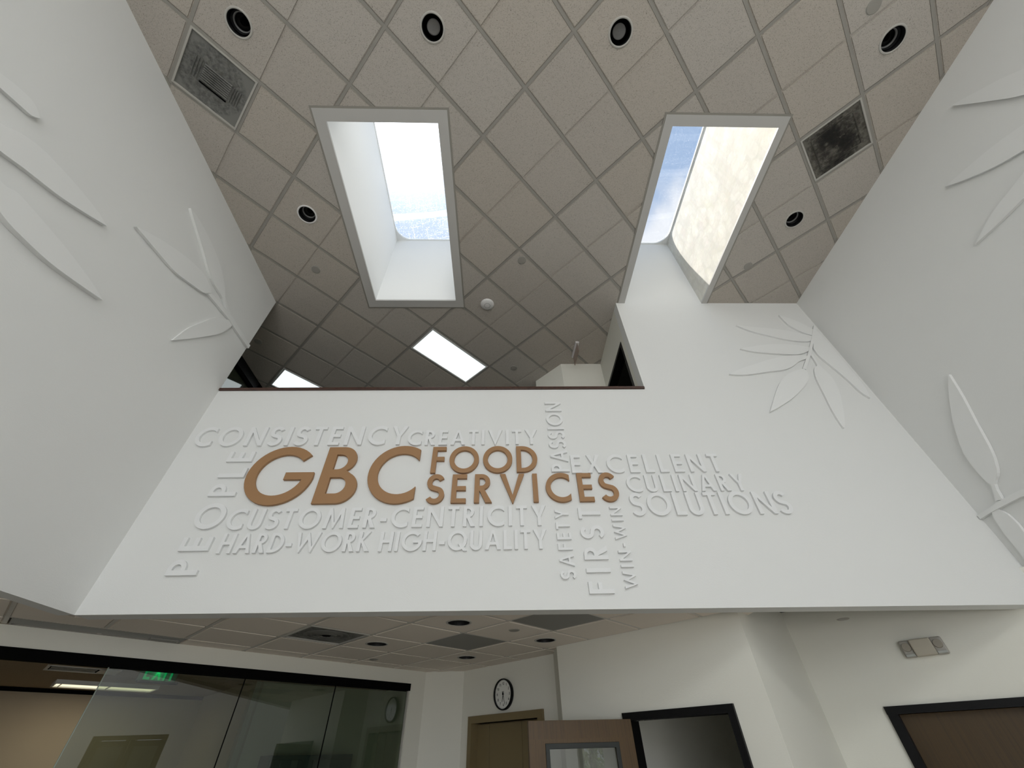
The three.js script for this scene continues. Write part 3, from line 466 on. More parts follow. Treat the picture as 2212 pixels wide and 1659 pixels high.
// ------------------------------------------------------------------ lettering
// Every glyph stands on y = 0 with cap height 1; s is the stroke. It returns [outlines, width].
function strokePoly(pts, s) {
  const L = [], R = [], n = pts.length;
  for (let i = 0; i < n; i++) { const a = pts[Math.max(0, i - 1)], b = pts[Math.min(n - 1, i + 1)], d = Math.hypot(b[0] - a[0], b[1] - a[1]), nx = -(b[1] - a[1]) / d * s / 2, ny = (b[0] - a[0]) / d * s / 2; L.push([pts[i][0] + nx, pts[i][1] + ny]); R.push([pts[i][0] - nx, pts[i][1] - ny]); }
  return [...L, ...R.reverse()];
}
const GLYPH = {
  A: (s) => { const W = 0.8, p = s * 0.42, q = s * 1.12, c0 = 0.24, c1 = c0 + s * 0.85, k = (W / 2 - p) , xo = (y) => k * y, xi = (y) => q + (W / 2 - q) * y / (1 - s * 0.9); return [[shapeOf([[0, 0], [W / 2 - p, 1], [W / 2 + p, 1], [W, 0], [W - q, 0], [W - xi(c0), c0], [xi(c0), c0], [q, 0]], [[[xi(c1), c1], [W - xi(c1), c1], [W / 2, 1 - s * 0.9 - 0.02]]])], W]; },
  B: (s) => [[shapeOf([[0, 0], [0, 1], ...arc(0.2575, 0.7625, 0.2375, 0.2375, 90, -58, 14), ...arc(0.3375, 0.2675, 0.2675, 0.2675, 62, -90, 16)], [[[s, 0.572], [s, 0.86], ...arc(0.225, 0.716, 0.144, 0.144, 90, -90, 14)], [[s, 0.155], [s, 0.444], ...arc(0.295, 0.2995, 0.14, 0.1445, 90, -90, 16)]])], 0.605],
  C: (s) => { const W = 0.79, R = 0.515, c = (W - R); const o = Math.acos(c / R) * 180 / Math.PI, q = Math.acos(Math.min(0.99, (c - 0.0) / (R - s))) * 180 / Math.PI; return [[shapeOf([...arc(R, 0.5, R, R, o, 360 - o, 36), ...arc(R, 0.5, R - s, R - s, 360 - q, q, 36)])], W]; },
  D: (s) => { const W = 0.7, r = 0.5, x = W - r; return [[shapeOf([[0, 0], [0, 1], ...arc(x, 0.5, r, r, 90, -90, 24)], [[[s, s * 0.92], [s, 1 - s * 0.92], ...arc(x, 0.5, r - s, r - s * 0.92, 90, -90, 24)]])], W]; },
  E: (s) => { const W = 0.47, t = s * 0.92, m = 0.5 + t / 2; return [[shapeOf([[0, 0], [W, 0], [W, t], [s, t], [s, m - t], [W * 0.96, m - t], [W * 0.96, m], [s, m], [s, 1 - t], [W, 1 - t], [W, 1], [0, 1]])], W]; },
  F: (s) => { const W = 0.45, t = s * 0.92, m = 0.53 + t / 2; return [[shapeOf([[0, 0], [s, 0], [s, m - t], [W * 0.92, m - t], [W * 0.92, m], [s, m], [s, 1 - t], [W, 1 - t], [W, 1], [0, 1]])], W]; },
  G: (s) => { const R = 0.515, W = 0.93, Ri = R - s, yt = 0.535, yb = yt - s * 0.82, ye = yb - 0.5, xi = R + Math.sqrt(Ri * Ri - ye * ye); const ai = Math.asin(ye / Ri) * 180 / Math.PI, xr = R + Math.sqrt(R * R - (yt - 0.5) ** 2) - 0.06; return [[shapeOf([...arc(R, 0.5, R, R, 43, 353, 40), [xr + 0.05, yt], [R + 0.07, yt], [R + 0.07, yb], [xi, yb], ...arc(R, 0.5, Ri, Ri, 360 + ai, 43, 40)])], W + 0.03]; },
  H: (s) => { const W = 0.66, t = s * 0.9; return [[shapeOf([[0, 0], [s, 0], [s, 0.5 - t / 2], [W - s, 0.5 - t / 2], [W - s, 0], [W, 0], [W, 1], [W - s, 1], [W - s, 0.5 + t / 2], [s, 0.5 + t / 2], [s, 1], [0, 1]])], W]; },
  I: (s) => [[shapeOf(rect(0, 0, s, 1))], s],
  K: (s) => { const W = 0.62, q = s * 1.35; return [[shapeOf([[0, 0], [s, 0], [s, 0.44], [W - q, 0], [W, 0], [s * 1.45, 0.55], [W - 0.05, 1], [W - q - 0.03, 1], [s, 0.62], [s, 1], [0, 1]])], W]; },
  L: (s) => [[shapeOf([[0, 0], [0.42, 0], [0.42, s * 0.92], [s, s * 0.92], [s, 1], [0, 1]])], 0.42],
  M: (s) => { const W = 0.94, x0 = 0.12, p = s * 0.8; return [[shapeOf([[0, 0], [x0, 1], [x0 + p, 1], [W / 2, 0.26], [W - x0 - p, 1], [W - x0, 1], [W, 0], [W - s, 0], [W - x0 - s * 0.72, 0.68], [W / 2 + 0.02, 0], [W / 2 - 0.02, 0], [x0 + s * 0.72, 0.68], [s, 0]])], W]; },
  N: (s) => { const W = 0.76, k = s * 1.75; return [[shapeOf([[0, 0], [0, 1], [s * 0.9, 1], [W - s, k], [W - s, 1], [W, 1], [W, 0], [W - s * 0.9, 0], [s, 1 - k], [s, 0]])], W]; },
  O: (s) => { const W = 0.98, r = W / 2; return [[shapeOf(arc(r, 0.5, r, 0.515, 0, 360, 48).slice(0, -1), [arc(r, 0.5, r - s, 0.515 - s, 0, 360, 48).slice(0, -1)])], W]; },
  P: (s) => { const W = 0.5, m = 0.43, r = (1 - m) / 2, x = W - r; return [[shapeOf([[0, 0], [0, 1], ...arc(x, m + r, r, r, 90, -90, 18), [s, m], [s, 0]], [[[s, m + s * 0.88], [s, 1 - s * 0.88], ...arc(x, m + r, r - s * 0.95, r - s * 0.88, 90, -90, 18)]])], W]; },
  Q: (s) => { const o = GLYPH.O(s); return [[...o[0], shapeOf([[0.52, 0.34], [0.52 + s * 1.2, 0.34], [1.0, -0.04], [1.0 - s * 1.2, -0.04]])], 1.0]; },
  R: (s) => { const W = 0.56, m = 0.44, r = (1 - m) / 2, x = 0.5 - r, q = s * 1.3; return [[shapeOf([[0, 0], [0, 1], ...arc(x, m + r, r, r, 90, -70, 16), [W, 0], [W - q, 0], [s, m - 0.02], [s, 0]], [[[s, m + s * 0.88], [s, 1 - s * 0.88], ...arc(x, m + r, r - s * 0.95, r - s * 0.88, 90, -90, 16)]])], W]; },
  S: (s) => { const r = (1.03 - s) / 4, k = 1.02, yt = 1.015 - s / 2 - r, yb = s / 2 + r - 0.015, x = 0.255; const c = [...arc(x + 0.005, yt, r * k * 0.92, r, 28, 236, 22), ...arc(x, yb, r * k, r, 56, -150, 22)]; return [[shapeOf(strokePoly(c, s))], 0.52]; },
  T: (s) => { const W = 0.52, c = W / 2; return [[shapeOf([[c - s / 2, 0], [c + s / 2, 0], [c + s / 2, 1 - s * 0.92], [W, 1 - s * 0.92], [W, 1], [0, 1], [0, 1 - s * 0.92], [c - s / 2, 1 - s * 0.92]])], W]; },
  U: (s) => { const W = 0.62, r = W / 2; return [[shapeOf([[0, 1], ...arc(r, r - 0.015, r, r, 180, 360, 22), [W, 1], [W - s, 1], ...arc(r, r - 0.015, r - s, r - s, 360, 180, 22), [s, 1]])], W]; },
  V: (s) => { const W = 0.8, q = s * 1.12; return [[shapeOf([[0, 1], [q, 1], [W / 2, s * 1.5], [W - q, 1], [W, 1], [W / 2 + 0.012, -0.03], [W / 2 - 0.012, -0.03]])], W]; },
  W: (s) => { const W = 1.2, q = s * 1.1, a = 0.31; return [[shapeOf([[0, 1], [q, 1], [a, s * 1.6], [W / 2 - 0.01, 1], [W / 2 + 0.01, 1], [W - a, s * 1.6], [W - q, 1], [W, 1], [W - a + 0.01, -0.02], [W - a - 0.01, -0.02], [W / 2, 1 - s * 2.3], [a + 0.01, -0.02], [a - 0.01, -0.02]])], W]; },
  X: (s) => { const W = 0.7, q = s * 1.25, c = W / 2, d = q * 0.5; return [[shapeOf([[0, 0], [q, 0], [c, 0.5 - s * 0.75], [W - q, 0], [W, 0], [c + d, 0.5], [W - 0.03, 1], [W - q - 0.03, 1], [c, 0.5 + s * 0.75], [q + 0.03, 1], [0.03, 1], [c - d, 0.5]])], W]; },
  Y: (s) => { const W = 0.7, q = s * 1.18, c = W / 2; return [[shapeOf([[0, 1], [q, 1], [c, 0.5 + s * 0.35], [W - q, 1], [W, 1], [c + s / 2, 0.44], [c + s / 2, 0], [c - s / 2, 0], [c - s / 2, 0.44]])], W]; },
  '-': (s) => [[shapeOf(rect(0, 0.3, 0.28, 0.3 + s))], 0.28],
};
function word(text, label, x, y, width, cap, s, depth, mat, o = {}) {
  const t = thing('raised_lettering', label, 'lettering', [x, y, ZF + 0.0015], 0); if (o.up) t.rotation.z = Math.PI / 2;
  const gl = [...text].map((c) => GLYPH[c](s)), sum = gl.reduce((a, g) => a + g[1] * cap, 0), n = gl.length - 1;
  let gap = n ? (width - sum) / n : 0, k = 1;
  const lo = (o.gap ?? 0.1) * cap, hi = (o.most ?? 0.3) * cap;
  if (n && gap < lo) { k = (width - lo * n) / sum; gap = lo; } if (n && gap > hi) { k = (width - hi * n) / sum; gap = hi; }
  if (!n) k = width / sum;
  let at = 0;
  gl.forEach(([sh, w]) => {
    const g = sh.map((q, qi) => extrude(q, depth / cap * (qi ? 0.985 : 1)).scale(cap * k, cap, cap).translate(at, 0, 0)); g.forEach((q) => q.deleteAttribute('uv') && 0);
    for (const q of g) { const p = q.attributes.position, uv = new Float32Array(p.count * 2); for (let i = 0; i < p.count; i++) { uv[2 * i] = p.getX(i); uv[2 * i + 1] = p.getY(i); } q.setAttribute('uv', new THREE.BufferAttribute(uv, 2)); q.computeVertexNormals(); }
    mesh('letter', g, mat, t); at += w * cap * k + gap;
  });
  return t;
}
const WH = M.lettering, D = 0.023, YB = EYE - 1.6;          // heights below were measured with the eye at 1.6
const put = (text, where, x, y, w, cap, o) => word(text, `raised white lettering reading ${text} ${where}`, x, y + YB, w, cap, 0.16, D, WH, o);
put('CONSISTENCY', 'above the bronze G and B', -3.128, 3.962, 2.153, 0.232);
put('CREATIVITY', 'above the bronze word FOOD', -0.962, 3.953, 1.348, 0.184);
put('CUSTOMER-CENTRICITY', 'directly under the bronze letters', -2.405, 3.09, 2.815, 0.188, { gap: 0.06 });
put('HARD-WORK', 'on the lowest line at left', -2.37, 2.888, 1.256, 0.168, { gap: 0.06 });
put('HIGH-QUALITY', 'on the lowest line at right', -1.035, 2.885, 1.434, 0.167, { gap: 0.06 });
put('EXCELLENT', 'right of the vertical word PASSION', 0.70, 3.61, 1.5, 0.205);
put('CULINARY', 'right of the bronze word SERVICES', 1.21, 3.402, 1.16, 0.18);
put('SOLUTIONS', 'on the lowest line at the far right', 1.206, 3.168, 1.486, 0.222);
put('PASSION', 'running upward right of FOOD', 0.677, 3.627, 0.895, 0.175, { up: 1 });
put('PEOPLE', 'in large letters running upward at the left end', -2.448, 2.72, 1.17, 0.245, { up: 1, most: 0.5 });
put('SAFETY', 'running upward under SERVICES', 0.612, 2.642, 0.595, 0.124, { up: 1, most: 0.4 });
put('FIRST', 'in larger letters running upward beside SAFETY', 0.902, 2.527, 0.722, 0.2, { up: 1, most: 0.5 });
put('WIN-WIN', 'running upward, rightmost of the three upright words below SERVICES', 1.102, 2.558, 0.698, 0.106, { up: 1 });
const GO = M.bronze, DB = 0.03;
{
  const t = thing('raised_lettering', 'large bronze letters GBC on the white wall', 'lettering', [0, 3.318 + YB, ZF + 0.0015]);
  for (const [c, x, w] of [['G', -2.425, 0.593], ['B', -1.725, 0.370], ['C', -1.276, 0.472]]) {
    const [sh, W] = GLYPH[c](0.155), g = sh.map((q) => extrude(q, DB / 0.612, 0.006).scale(w / W, 0.612, 0.612).translate(x, 0, 0)); g.forEach((q) => q.computeVertexNormals()); mesh('letter', g, GO, t);
  }
}
word('FOOD', 'bronze lettering reading FOOD, upper of the two smaller bronze words', -0.683, 3.624 + YB, 1.05, 0.298, 0.158, DB, GO);
word('SERVICES', 'bronze lettering reading SERVICES, lower of the two smaller bronze words', -0.69, 3.31 + YB, 1.792, 0.293, 0.158, DB, GO);

// ------------------------------------------------------------------ leaf reliefs on the walls: outlines in wall metres, [edge, other edge] from the tip to the base
function curve(pts, n) { if (pts.length < 3) return pts; return new THREE.SplineCurve(pts.map(V2)).getPoints(n).map((v) => [v.x, v.y]); }
function sprig(label, plane, leaves) {
  const t = thing('leaf_relief', label, 'wall relief', plane === 'front' ? [0, 0, ZF + 0.0015] : [plane === 'left' ? XL + 0.0015 : XR - 0.0015, 0, 0]);
  if (plane === 'left') t.rotation.y = Math.PI / 2; if (plane === 'right') t.rotation.y = -Math.PI / 2;
  const fix = plane === 'left' ? ([z, y]) => [-Math.max(z, ZF + 0.003), y] : plane === 'right' ? ([z, y]) => [Math.max(z, ZF + 0.004), y] : ([x, y]) => [Math.min(x, XR - 0.006), y];
  for (const [kind, e0, e1, depth] of leaves) {
    const a = (kind === 'stem' ? e0 : curve(e0, 20)).map(fix), b = (kind === 'stem' ? e1 : curve(e1, 20)).map(fix);
    let o = [...a, ...b.reverse()]; o = o.filter((p, i) => { const q = o[(i + 1) % o.length]; return Math.hypot(p[0] - q[0], p[1] - q[1]) > 0.002; });
    const g = extrude(shapeOf(o), depth); mesh(kind, [g], M.relief, t);
  }
}
sprig('white relief sprig of eight thin leaves beside the right corner of the front wall', 'front', [
  ['leaf', [[3.996, 6.437], [4.018, 6.231], [4.082, 6.116], [4.158, 6.033], [4.240, 5.983]], [[3.996, 6.437], [4.146, 6.328], [4.255, 6.214], [4.317, 6.106]], 0.022],
  ['leaf', [[3.278, 6.205], [3.420, 6.086], [3.642, 5.979], [3.867, 5.890], [4.066, 5.861], [4.171, 5.877]], [[3.278, 6.205], [3.530, 6.162], [3.817, 6.116], [4.055, 6.044], [4.233, 5.970]], 0.022],
  ['leaf', [[3.131, 5.716], [3.276, 5.663], [3.478, 5.631], [3.775, 5.605], [3.896, 5.620], [4.024, 5.675]], [[3.131, 5.716], [3.239, 5.745], [3.560, 5.803], [3.872, 5.795], [4.074, 5.741]], 0.022],
  ['leaf', [[2.798, 5.254], [2.894, 5.240], [3.054, 5.249], [3.319, 5.295], [3.523, 5.328], [3.664, 5.390], [3.784, 5.474], [3.907, 5.524]], [[2.798, 5.254], [3.001, 5.355], [3.226, 5.438], [3.422, 5.511], [3.657, 5.576], [3.870, 5.590], [3.950, 5.575]], 0.024],
  ['leaf', [[3.023, 4.657], [3.147, 4.832], [3.260, 4.989], [3.373, 5.122], [3.522, 5.247], [3.675, 5.314], [3.770, 5.344]], [[3.023, 4.657], [3.160, 4.726], [3.395, 4.866], [3.600, 5.025], [3.723, 5.146], [3.780, 5.245], [3.785, 5.320]], 0.026],
  ['leaf', [[3.747, 4.433], [3.731, 4.456], [3.750, 4.676], [3.798, 4.937], [3.840, 5.165], [3.887, 5.299], [3.931, 5.368], [3.985, 5.417], [4.004, 5.590]], [[3.747, 4.433], [3.807, 4.531], [3.939, 4.803], [4.013, 4.997], [4.050, 5.191], [4.029, 5.326], [4.016, 5.424], [4.041, 5.619]], 0.022],
  ['leaf', [[4.315, 4.860], [4.258, 4.946], [4.221, 5.150], [4.161, 5.381], [4.105, 5.568], [4.109, 5.725]], [[4.315, 4.860], [4.362, 5.065], [4.366, 5.387], [4.371, 5.740], [4.365, 6.011], [4.330, 6.086], [4.200, 5.889]], 0.022],
  ['stem', [[4.375, 6.202], [4.168, 5.889], [3.962, 5.597], [3.758, 5.341]], [[4.371, 6.120], [4.205, 5.889], [4.059, 5.672], [3.796, 5.327]], 0.028]]);
sprig('white relief sprig of three leaves on the left wall next to the opening', 'left', [
  ['leaf', [[-1.677, 5.376], [-1.940, 5.416], [-2.169, 5.456], [-2.341, 5.531], [-2.520, 5.621], [-2.574, 5.680]], [[-1.677, 5.376], [-1.864, 5.523], [-2.140, 5.688], [-2.380, 5.773], [-2.535, 5.757], [-2.601, 5.720]], 0.03],
  ['leaf', [[-1.833, 6.119], [-1.900, 6.084], [-2.202, 5.964], [-2.490, 5.841], [-2.749, 5.834], [-2.925, 5.767]], [[-1.833, 6.119], [-1.960, 6.144], [-2.201, 6.135], [-2.474, 6.075], [-2.683, 5.951], [-2.773, 5.869], [-2.939, 5.816]], 0.028],
  ['leaf', [[-2.616, 4.946], [-2.662, 5.183], [-2.739, 5.384], [-2.836, 5.591], [-3.023, 5.774]], [[-2.616, 4.946], [-2.796, 5.193], [-3.004, 5.520], [-3.072, 5.762]], 0.018],
  ['stem', [[-2.561, 5.670], [-2.997, 5.741], [-3.051, 5.736], [-3.45, 5.757]], [[-2.601, 5.720], [-3.006, 5.813], [-3.070, 5.805], [-3.45, 5.810]], 0.03]]);
sprig('large white relief leaves on the left wall, cut by the left edge of the picture', 'left', [
  ['leaf', [[-1.550, 5.118], [-1.375, 5.012], [-1.229, 4.934], [-1.041, 4.860], [-0.920, 4.805], [-0.745, 4.733], [-0.586, 4.678], [-0.433, 4.669]], [[-1.550, 5.118], [-1.421, 5.133], [-1.204, 5.115], [-0.970, 5.069], [-0.852, 4.999], [-0.796, 4.938], [-0.623, 4.806], [-0.500, 4.720], [-0.433, 4.669]], 0.035],
  ['leaf', [[-1.932, 4.640], [-1.745, 4.580], [-1.542, 4.524], [-1.350, 4.501], [-1.205, 4.498], [-1.015, 4.536], [-0.808, 4.606], [-0.631, 4.631]], [[-1.932, 4.640], [-1.783, 4.672], [-1.521, 4.695], [-1.267, 4.695], [-1.117, 4.689], [-1.060, 4.654], [-0.885, 4.640], [-0.631, 4.633]], 0.045],
  ['leaf', [[-0.826, 5.217], [-0.799, 5.172], [-0.740, 5.145], [-0.642, 5.104], [-0.472, 5.028], [-0.270, 4.916]], [[-0.826, 5.217], [-0.740, 5.250], [-0.647, 5.220], [-0.576, 5.175], [-0.390, 5.056], [-0.270, 4.916]], 0.03]]);
sprig('three faint white relief leaves high on the right wall at the picture edge', 'right', [
  ['leaf', [[-0.892, 6.431], [-0.744, 6.265], [-0.653, 6.161], [-0.562, 6.031], [-0.422, 5.825], [-0.323, 5.523]], [[-0.892, 6.431], [-0.897, 6.404], [-0.793, 6.086], [-0.710, 5.873], [-0.571, 5.667], [-0.323, 5.523]], 0.022],
  ['leaf', [[-1.470, 5.920], [-1.163, 5.819], [-1.028, 5.763], [-0.884, 5.688], [-0.683, 5.585], [-0.535, 5.360]], [[-1.470, 5.920], [-1.335, 5.769], [-1.179, 5.627], [-1.033, 5.530], [-0.813, 5.409], [-0.535, 5.360]], 0.026],
  ['leaf', [[-1.732, 5.267], [-1.485, 5.350], [-1.309, 5.369], [-1.171, 5.383], [-0.937, 5.392], [-0.707, 5.343]], [[-1.732, 5.267], [-1.540, 5.243], [-1.315, 5.230], [-1.067, 5.215], [-0.707, 5.343]], 0.03]]);
sprig('white relief branch with two leaves low on the right wall beside the corner', 'right', [
  ['leaf', [[-2.715, 4.541], [-2.800, 4.456], [-2.916, 4.308], [-3.032, 4.129], [-3.139, 3.907], [-3.165, 3.701], [-3.161, 3.607], [-3.152, 3.583], [-3.221, 3.463]], [[-2.715, 4.541], [-2.779, 4.304], [-2.857, 4.072], [-2.939, 3.816], [-2.994, 3.704], [-3.045, 3.631], [-3.129, 3.570], [-3.167, 3.448]], 0.03],
  ['stem', [[-3.44, 3.428], [-3.307, 3.438], [-3.220, 3.450], [-3.165, 3.449], [-3.060, 3.453], [-2.605, 3.429]], [[-3.44, 3.393], [-3.322, 3.402], [-3.263, 3.404], [-3.035, 3.406], [-2.661, 3.333]], 0.032],
  ['leaf', [[-3.320, 3.404], [-3.343, 3.352], [-3.363, 3.232], [-3.373, 3.071], [-3.405, 2.9], [-3.43, 2.75]], [[-3.263, 3.407], [-3.230, 3.348], [-3.217, 3.261], [-3.225, 3.197], [-3.258, 3.002], [-3.43, 2.75]], 0.024]]);

// ------------------------------------------------------------------ lower storey
const G1 = [-5.0, -2.74], G2 = [-1.03, -6.71], C0 = [-0.512, -6.71], C1 = [0.61, -5.588], P1 = [0.61, -5.19], D1 = [2.016, -3.784], E1 = [3.035, -4.803], F1 = [XR, -3.408];
const lowPoly = [[-5.0, 6.5], G1, G2, C0, C1, P1, D1, E1, [XR, ZF - 0.0], [XR, ZF - 0.001]];
{
  const ceil = setting('ceiling_lower'); seed = 333;
  const can = [[-0.47, 0.5], [1.5, 0.4], [-0.5, 2.4], [1.5, 2.4]].map(([a, b]) => gridL.pt(a, b));
  const zc = ZF - 0.14;
  const regions = [
    [[XL - 0.12, 6.5], [-5.0, 6.5], G1, [XL - 0.12, -2.74 - (5.0 - 3.34)], [XL - 0.12, zc]],
    [[XL - 0.12, zc], [XL - 0.12, -4.4], G2, C0, [0.2, -5.998], [0.2, zc]],
    [[0.2, zc], [0.2, -5.998], C1, [0.61, zc]], [[0.61, zc], P1, [1.9, -3.9], [1.9, zc]],
    [[1.9, zc], [1.9, -3.9], [2.016, -3.784], [2.016, zc]], [[2.016, zc], [2.016, -3.784], [2.2, -3.968], [2.2, zc]],
    [[2.2, zc], [2.2, -3.968], E1, [4.25, -3.588], [4.25, zc]]];
  const skip = new Set(['1,-1', '0,1', '-2,1', '3,-3', '3,-4']);
  const tee = solid([0.62, 0.59, 0.54], 0.5);
  buildCeiling(ceil, gridL, HL, regions, [-8, 6, -14, 12], { holes: can.map((p) => [...p, AP + 0.012]), skip, tee, mats: [M.tileLow] });
  mesh('backing_board', [slab([[-7.2, 6.5], [-7.2, -9.8], [XR, -9.8], [XR, ZF - 0.02], [XL - 0.03, ZF - 0.02], [XL - 0.03, 6.5]], HL + 0.2, HL + 0.3)], M.dark, ceil);
  const dl = ['nearest round black downlight under the white fascia, top of the lower group', 'round black downlight beside the square vent of the lower ceiling', 'round black downlight nearest the pillar in the lower ceiling', 'farthest round black downlight of the lower ceiling, above the clock'];
  can.forEach((p, i) => downlight(p, HL, dl[i], 'open', 1 + i));
  cover(gridL.pt(-0.66, 1.46), HL, 'small round ceiling disc in the lower ceiling between the downlights', 0.05);
  cover([-1.496, -5.663], HL, 'small round ceiling disc in the lower ceiling above the glass partition', 0.05);
  cover([3.208, -4.182], HL, 'small round ceiling disc in the lower ceiling over the right recess', 0.05);
  const v = ventBase('air_vent', 'square round-patterned air vent in the lower ceiling, stained dark in the middle', gridL.pt(1.5, -0.5), HL, gridL.turn, M.dusty);
  for (let k = 0; k < 3; k++) mesh('diffuser_ring', [lathe([[0.07 + k * 0.055, 0.008], [0.075 + k * 0.055, -0.004], [0.095 + k * 0.055, 0.008]])], M.dusty, v);
  mesh('diffuser_hub', [lathe([[0, 0], [0.035, 0.0], [0.045, 0.01]])], M.matBlack, v);
  for (const [a, b, l] of [[0.5, 1.5, 'plain dark square ceiling panel between the two rows of downlights'], [-1.5, 1.5, 'plain dark square ceiling panel under the white fascia, below the word FIRST']]) {
    const [x, z] = gridL.pt(a, b), t = thing('ceiling_panel', l, 'ceiling panel', [x, HL, z], gridL.turn);
    mesh('face_plate', [rbox(T - 0.03, 0.014, T - 0.03, 0.004, 0, 0.008, 0)], M.panel, t);
    if (a < 0) t.scale.set(1, 1, 1);
  }
  const q = gridL.pt(3.21, -2.97), w = 0.27, t = thing('ceiling_light', 'long unlit strip light recessed along the top of the glass partition', 'ceiling light', [q[0], HL, q[1]], gridL.turn);
  mesh('frame', [box(1.2, 0.03, 0.012, 0, 0.014, -w / 2), box(1.2, 0.03, 0.012, 0, 0.014, w / 2), box(0.012, 0.03, w - 0.012, -0.594, 0.014, 0), box(0.012, 0.03, w - 0.012, 0.594, 0.014, 0)], M.tee, t);
  mesh('diffuser', [box(1.18, 0.006, w - 0.07, 0, 0.003, 0.025)], M.grey, t); mesh('housing_strip', [box(1.18, 0.004, 0.05, 0, 0.02, -w / 2 + 0.03)], M.tee, t); mesh('ballast_cover', [box(0.22, 0.012, 0.08, 0.45, -0.003, -0.02)], M.panel, t);
}
{ // walls round the lower recess
  const wl = (n, A, B, h0, h1, holes = [], m = M.lower, lift = 0) => { const w = setting(n); mesh('wall_face', [wallGeo(A, B, rect(0, h0, lenAB(A, B), h1), 0.12, holes, lift)], m, w); return w; };
  wl('wall_left_lower', [-5.0, ZB], G1, 0, HL + 0.2);
  // glass partition
  const L = lenAB(G1, G2), sJ = L - 0.23, open = lenAB(G1, [-3.43, -4.31]);
  wl('wall_partition', G1, G2, 0, HL + 0.2, [rect(0.02, 0.001, sJ, 2.63)]);
  const g = setting('window_5', 'frameless glass partition under a black header'), turn = turnAB(G1, G2);
  const P = (geo) => geo.rotateY(turn).translate(G1[0], 0, G1[1]);
  mesh('header_channel', [P(box(sJ - 0.02, 0.075, 0.1, sJ / 2 + 0.01, 2.592, -0.04))], M.matBlack, g);
  mesh('jamb_trim', [P(box(0.012, 2.56, 0.05, sJ - 0.006, 1.28, -0.04))], M.ring, g);
  const js = [open, open + (sJ - open) * 0.36, open + (sJ - open) * 0.68, sJ - 0.012].map((v, i) => i === 1 ? lenAB(G1, [-2.62, -5.12]) : i === 2 ? lenAB(G1, [-1.91, -5.83]) : v);
  for (let k = 0; k < 3; k++) mesh('pane', [P(new THREE.PlaneGeometry(js[k + 1] - js[k] - 0.004, 2.555).translate((js[k] + js[k + 1]) / 2, 1.2775, -0.04))], M.glassTint, g);
  for (let k = 1; k < 3; k++) mesh('glass_joint', [P(box(0.007, 2.555, 0.012, js[k], 1.2775, -0.04))], M.matBlack, g);
  mesh('glass_edge', [P(box(0.008, 2.555, 0.012, open, 1.2775, -0.04))], solid([0.28, 0.33, 0.28], 0.3), g);
  wl('wall_niche', G2, C0, 0, HL + 0.2);
  wl('wall_clock', C0, C1, 0, HL + 0.2, [rect(0.17 + 0.05, 0.001, 1.33, 2.21)]);
  wl('wall_pillar', C1, P1, 0, HL + 0.2, );
  const w4 = lenAB(P1, D1);
  wl('wall_doorway', P1, D1, 0, HL + 0.2, [rect(0.76, 0.001, 1.665, 2.11)]);
  wl('wall_return', [D1[0] + 0.0849, D1[1] - 0.0849], E1, 0, HL + 0.2);
  wl('wall_entry', E1, [XR + 0.02, E1[1] + XR + 0.02 - E1[0]], 0, HL + 0.2, [rect(0.55, 0.001, 1.40, 2.09)]);
  // door_1: black frame, dim room behind, wood leaf swung open
  const d1 = setting('door_1', 'open wooden door with a vision window in a black frame'), t1 = turnAB(P1, D1), Q = (geo) => geo.rotateY(t1).translate(P1[0], 0, P1[1]);
  mesh('door_frame', [Q(box(0.055, 2.11, 0.18, 0.735, 1.055, -0.06)), Q(box(0.055, 2.11, 0.18, 1.69, 1.055, -0.06)), Q(box(1.01, 0.055, 0.18, 1.2125, 2.1375, -0.06))], M.black, d1);
  const hinge = [1.146, -4.605], free = [0.227, -4.46], dl = lenAB(free, hinge), tl = turnAB(free, hinge);
  const leaf = part('door_leaf', d1); leaf.position.set(free[0], 0, free[1]); leaf.rotation.y = tl;
  const hole = rect(0.16, 1.2, 0.765, 1.948);
  { const gg = extrude(shapeOf(rect(0, 0.01, dl, 2.12), [hole]), 0.045, 0.002); mesh('door_slab', [gg.translate(0, 0, -0.045)], M.wood, leaf); }
  const mid = [(hole[0][0] + hole[1][0]) / 2, (hole[0][1] + hole[2][1]) / 2], hw = hole[1][0] - hole[0][0], hh2 = hole[2][1] - hole[0][1];
  mesh('vision_frame', [extrude(shapeOf(rect(hole[0][0] - 0.022, hole[0][1] - 0.02, hole[1][0] + 0.022, hole[2][1] + 0.024), [rect(hole[0][0] + 0.012, hole[0][1] + 0.012, hole[1][0] - 0.012, hole[2][1] - 0.012)]), 0.012, 0.003).translate(0, 0, 0.0)], solid([0.014, 0.017, 0.015], 0.5), leaf);
  mesh('vision_glass', [new THREE.PlaneGeometry(hw, hh2).translate(mid[0], mid[1], -0.012)], M.glassVision, leaf);
  { const rm = setting('room_dim', 'dim room behind the black framed doorway'), L4 = 0.7;
    mesh('wall_face', [Q(box(1.4, HL, 0.05, 1.2, HL / 2, -3.2)), Q(box(0.05, HL, 3.05, 0.55, HL / 2, -1.68)), Q(box(1.4, 0.05, 3.05, 1.2, HL - 0.02, -1.68))], M.lower, rm);
    mesh('side_wall', [Q(box(0.05, HL, 3.05, 1.78, HL / 2, -1.68))], M.lower, rm); }
  // door_2: tan frame and panelled door under the clock
  const d2 = setting('door_2', 'tan door with a tan frame under the clock'), t2 = turnAB(C0, C1), K = (geo) => geo.rotateY(t2).translate(C0[0], 0, C0[1]);
  mesh('door_frame', [K(box(0.065, 2.21, 0.17, 0.192, 1.105, -0.05)), K(box(0.075, 2.21, 0.17, 1.355, 1.105, -0.05)), K(box(1.233, 0.07, 0.17, 0.776, 2.245, -0.05))], M.tan, d2);
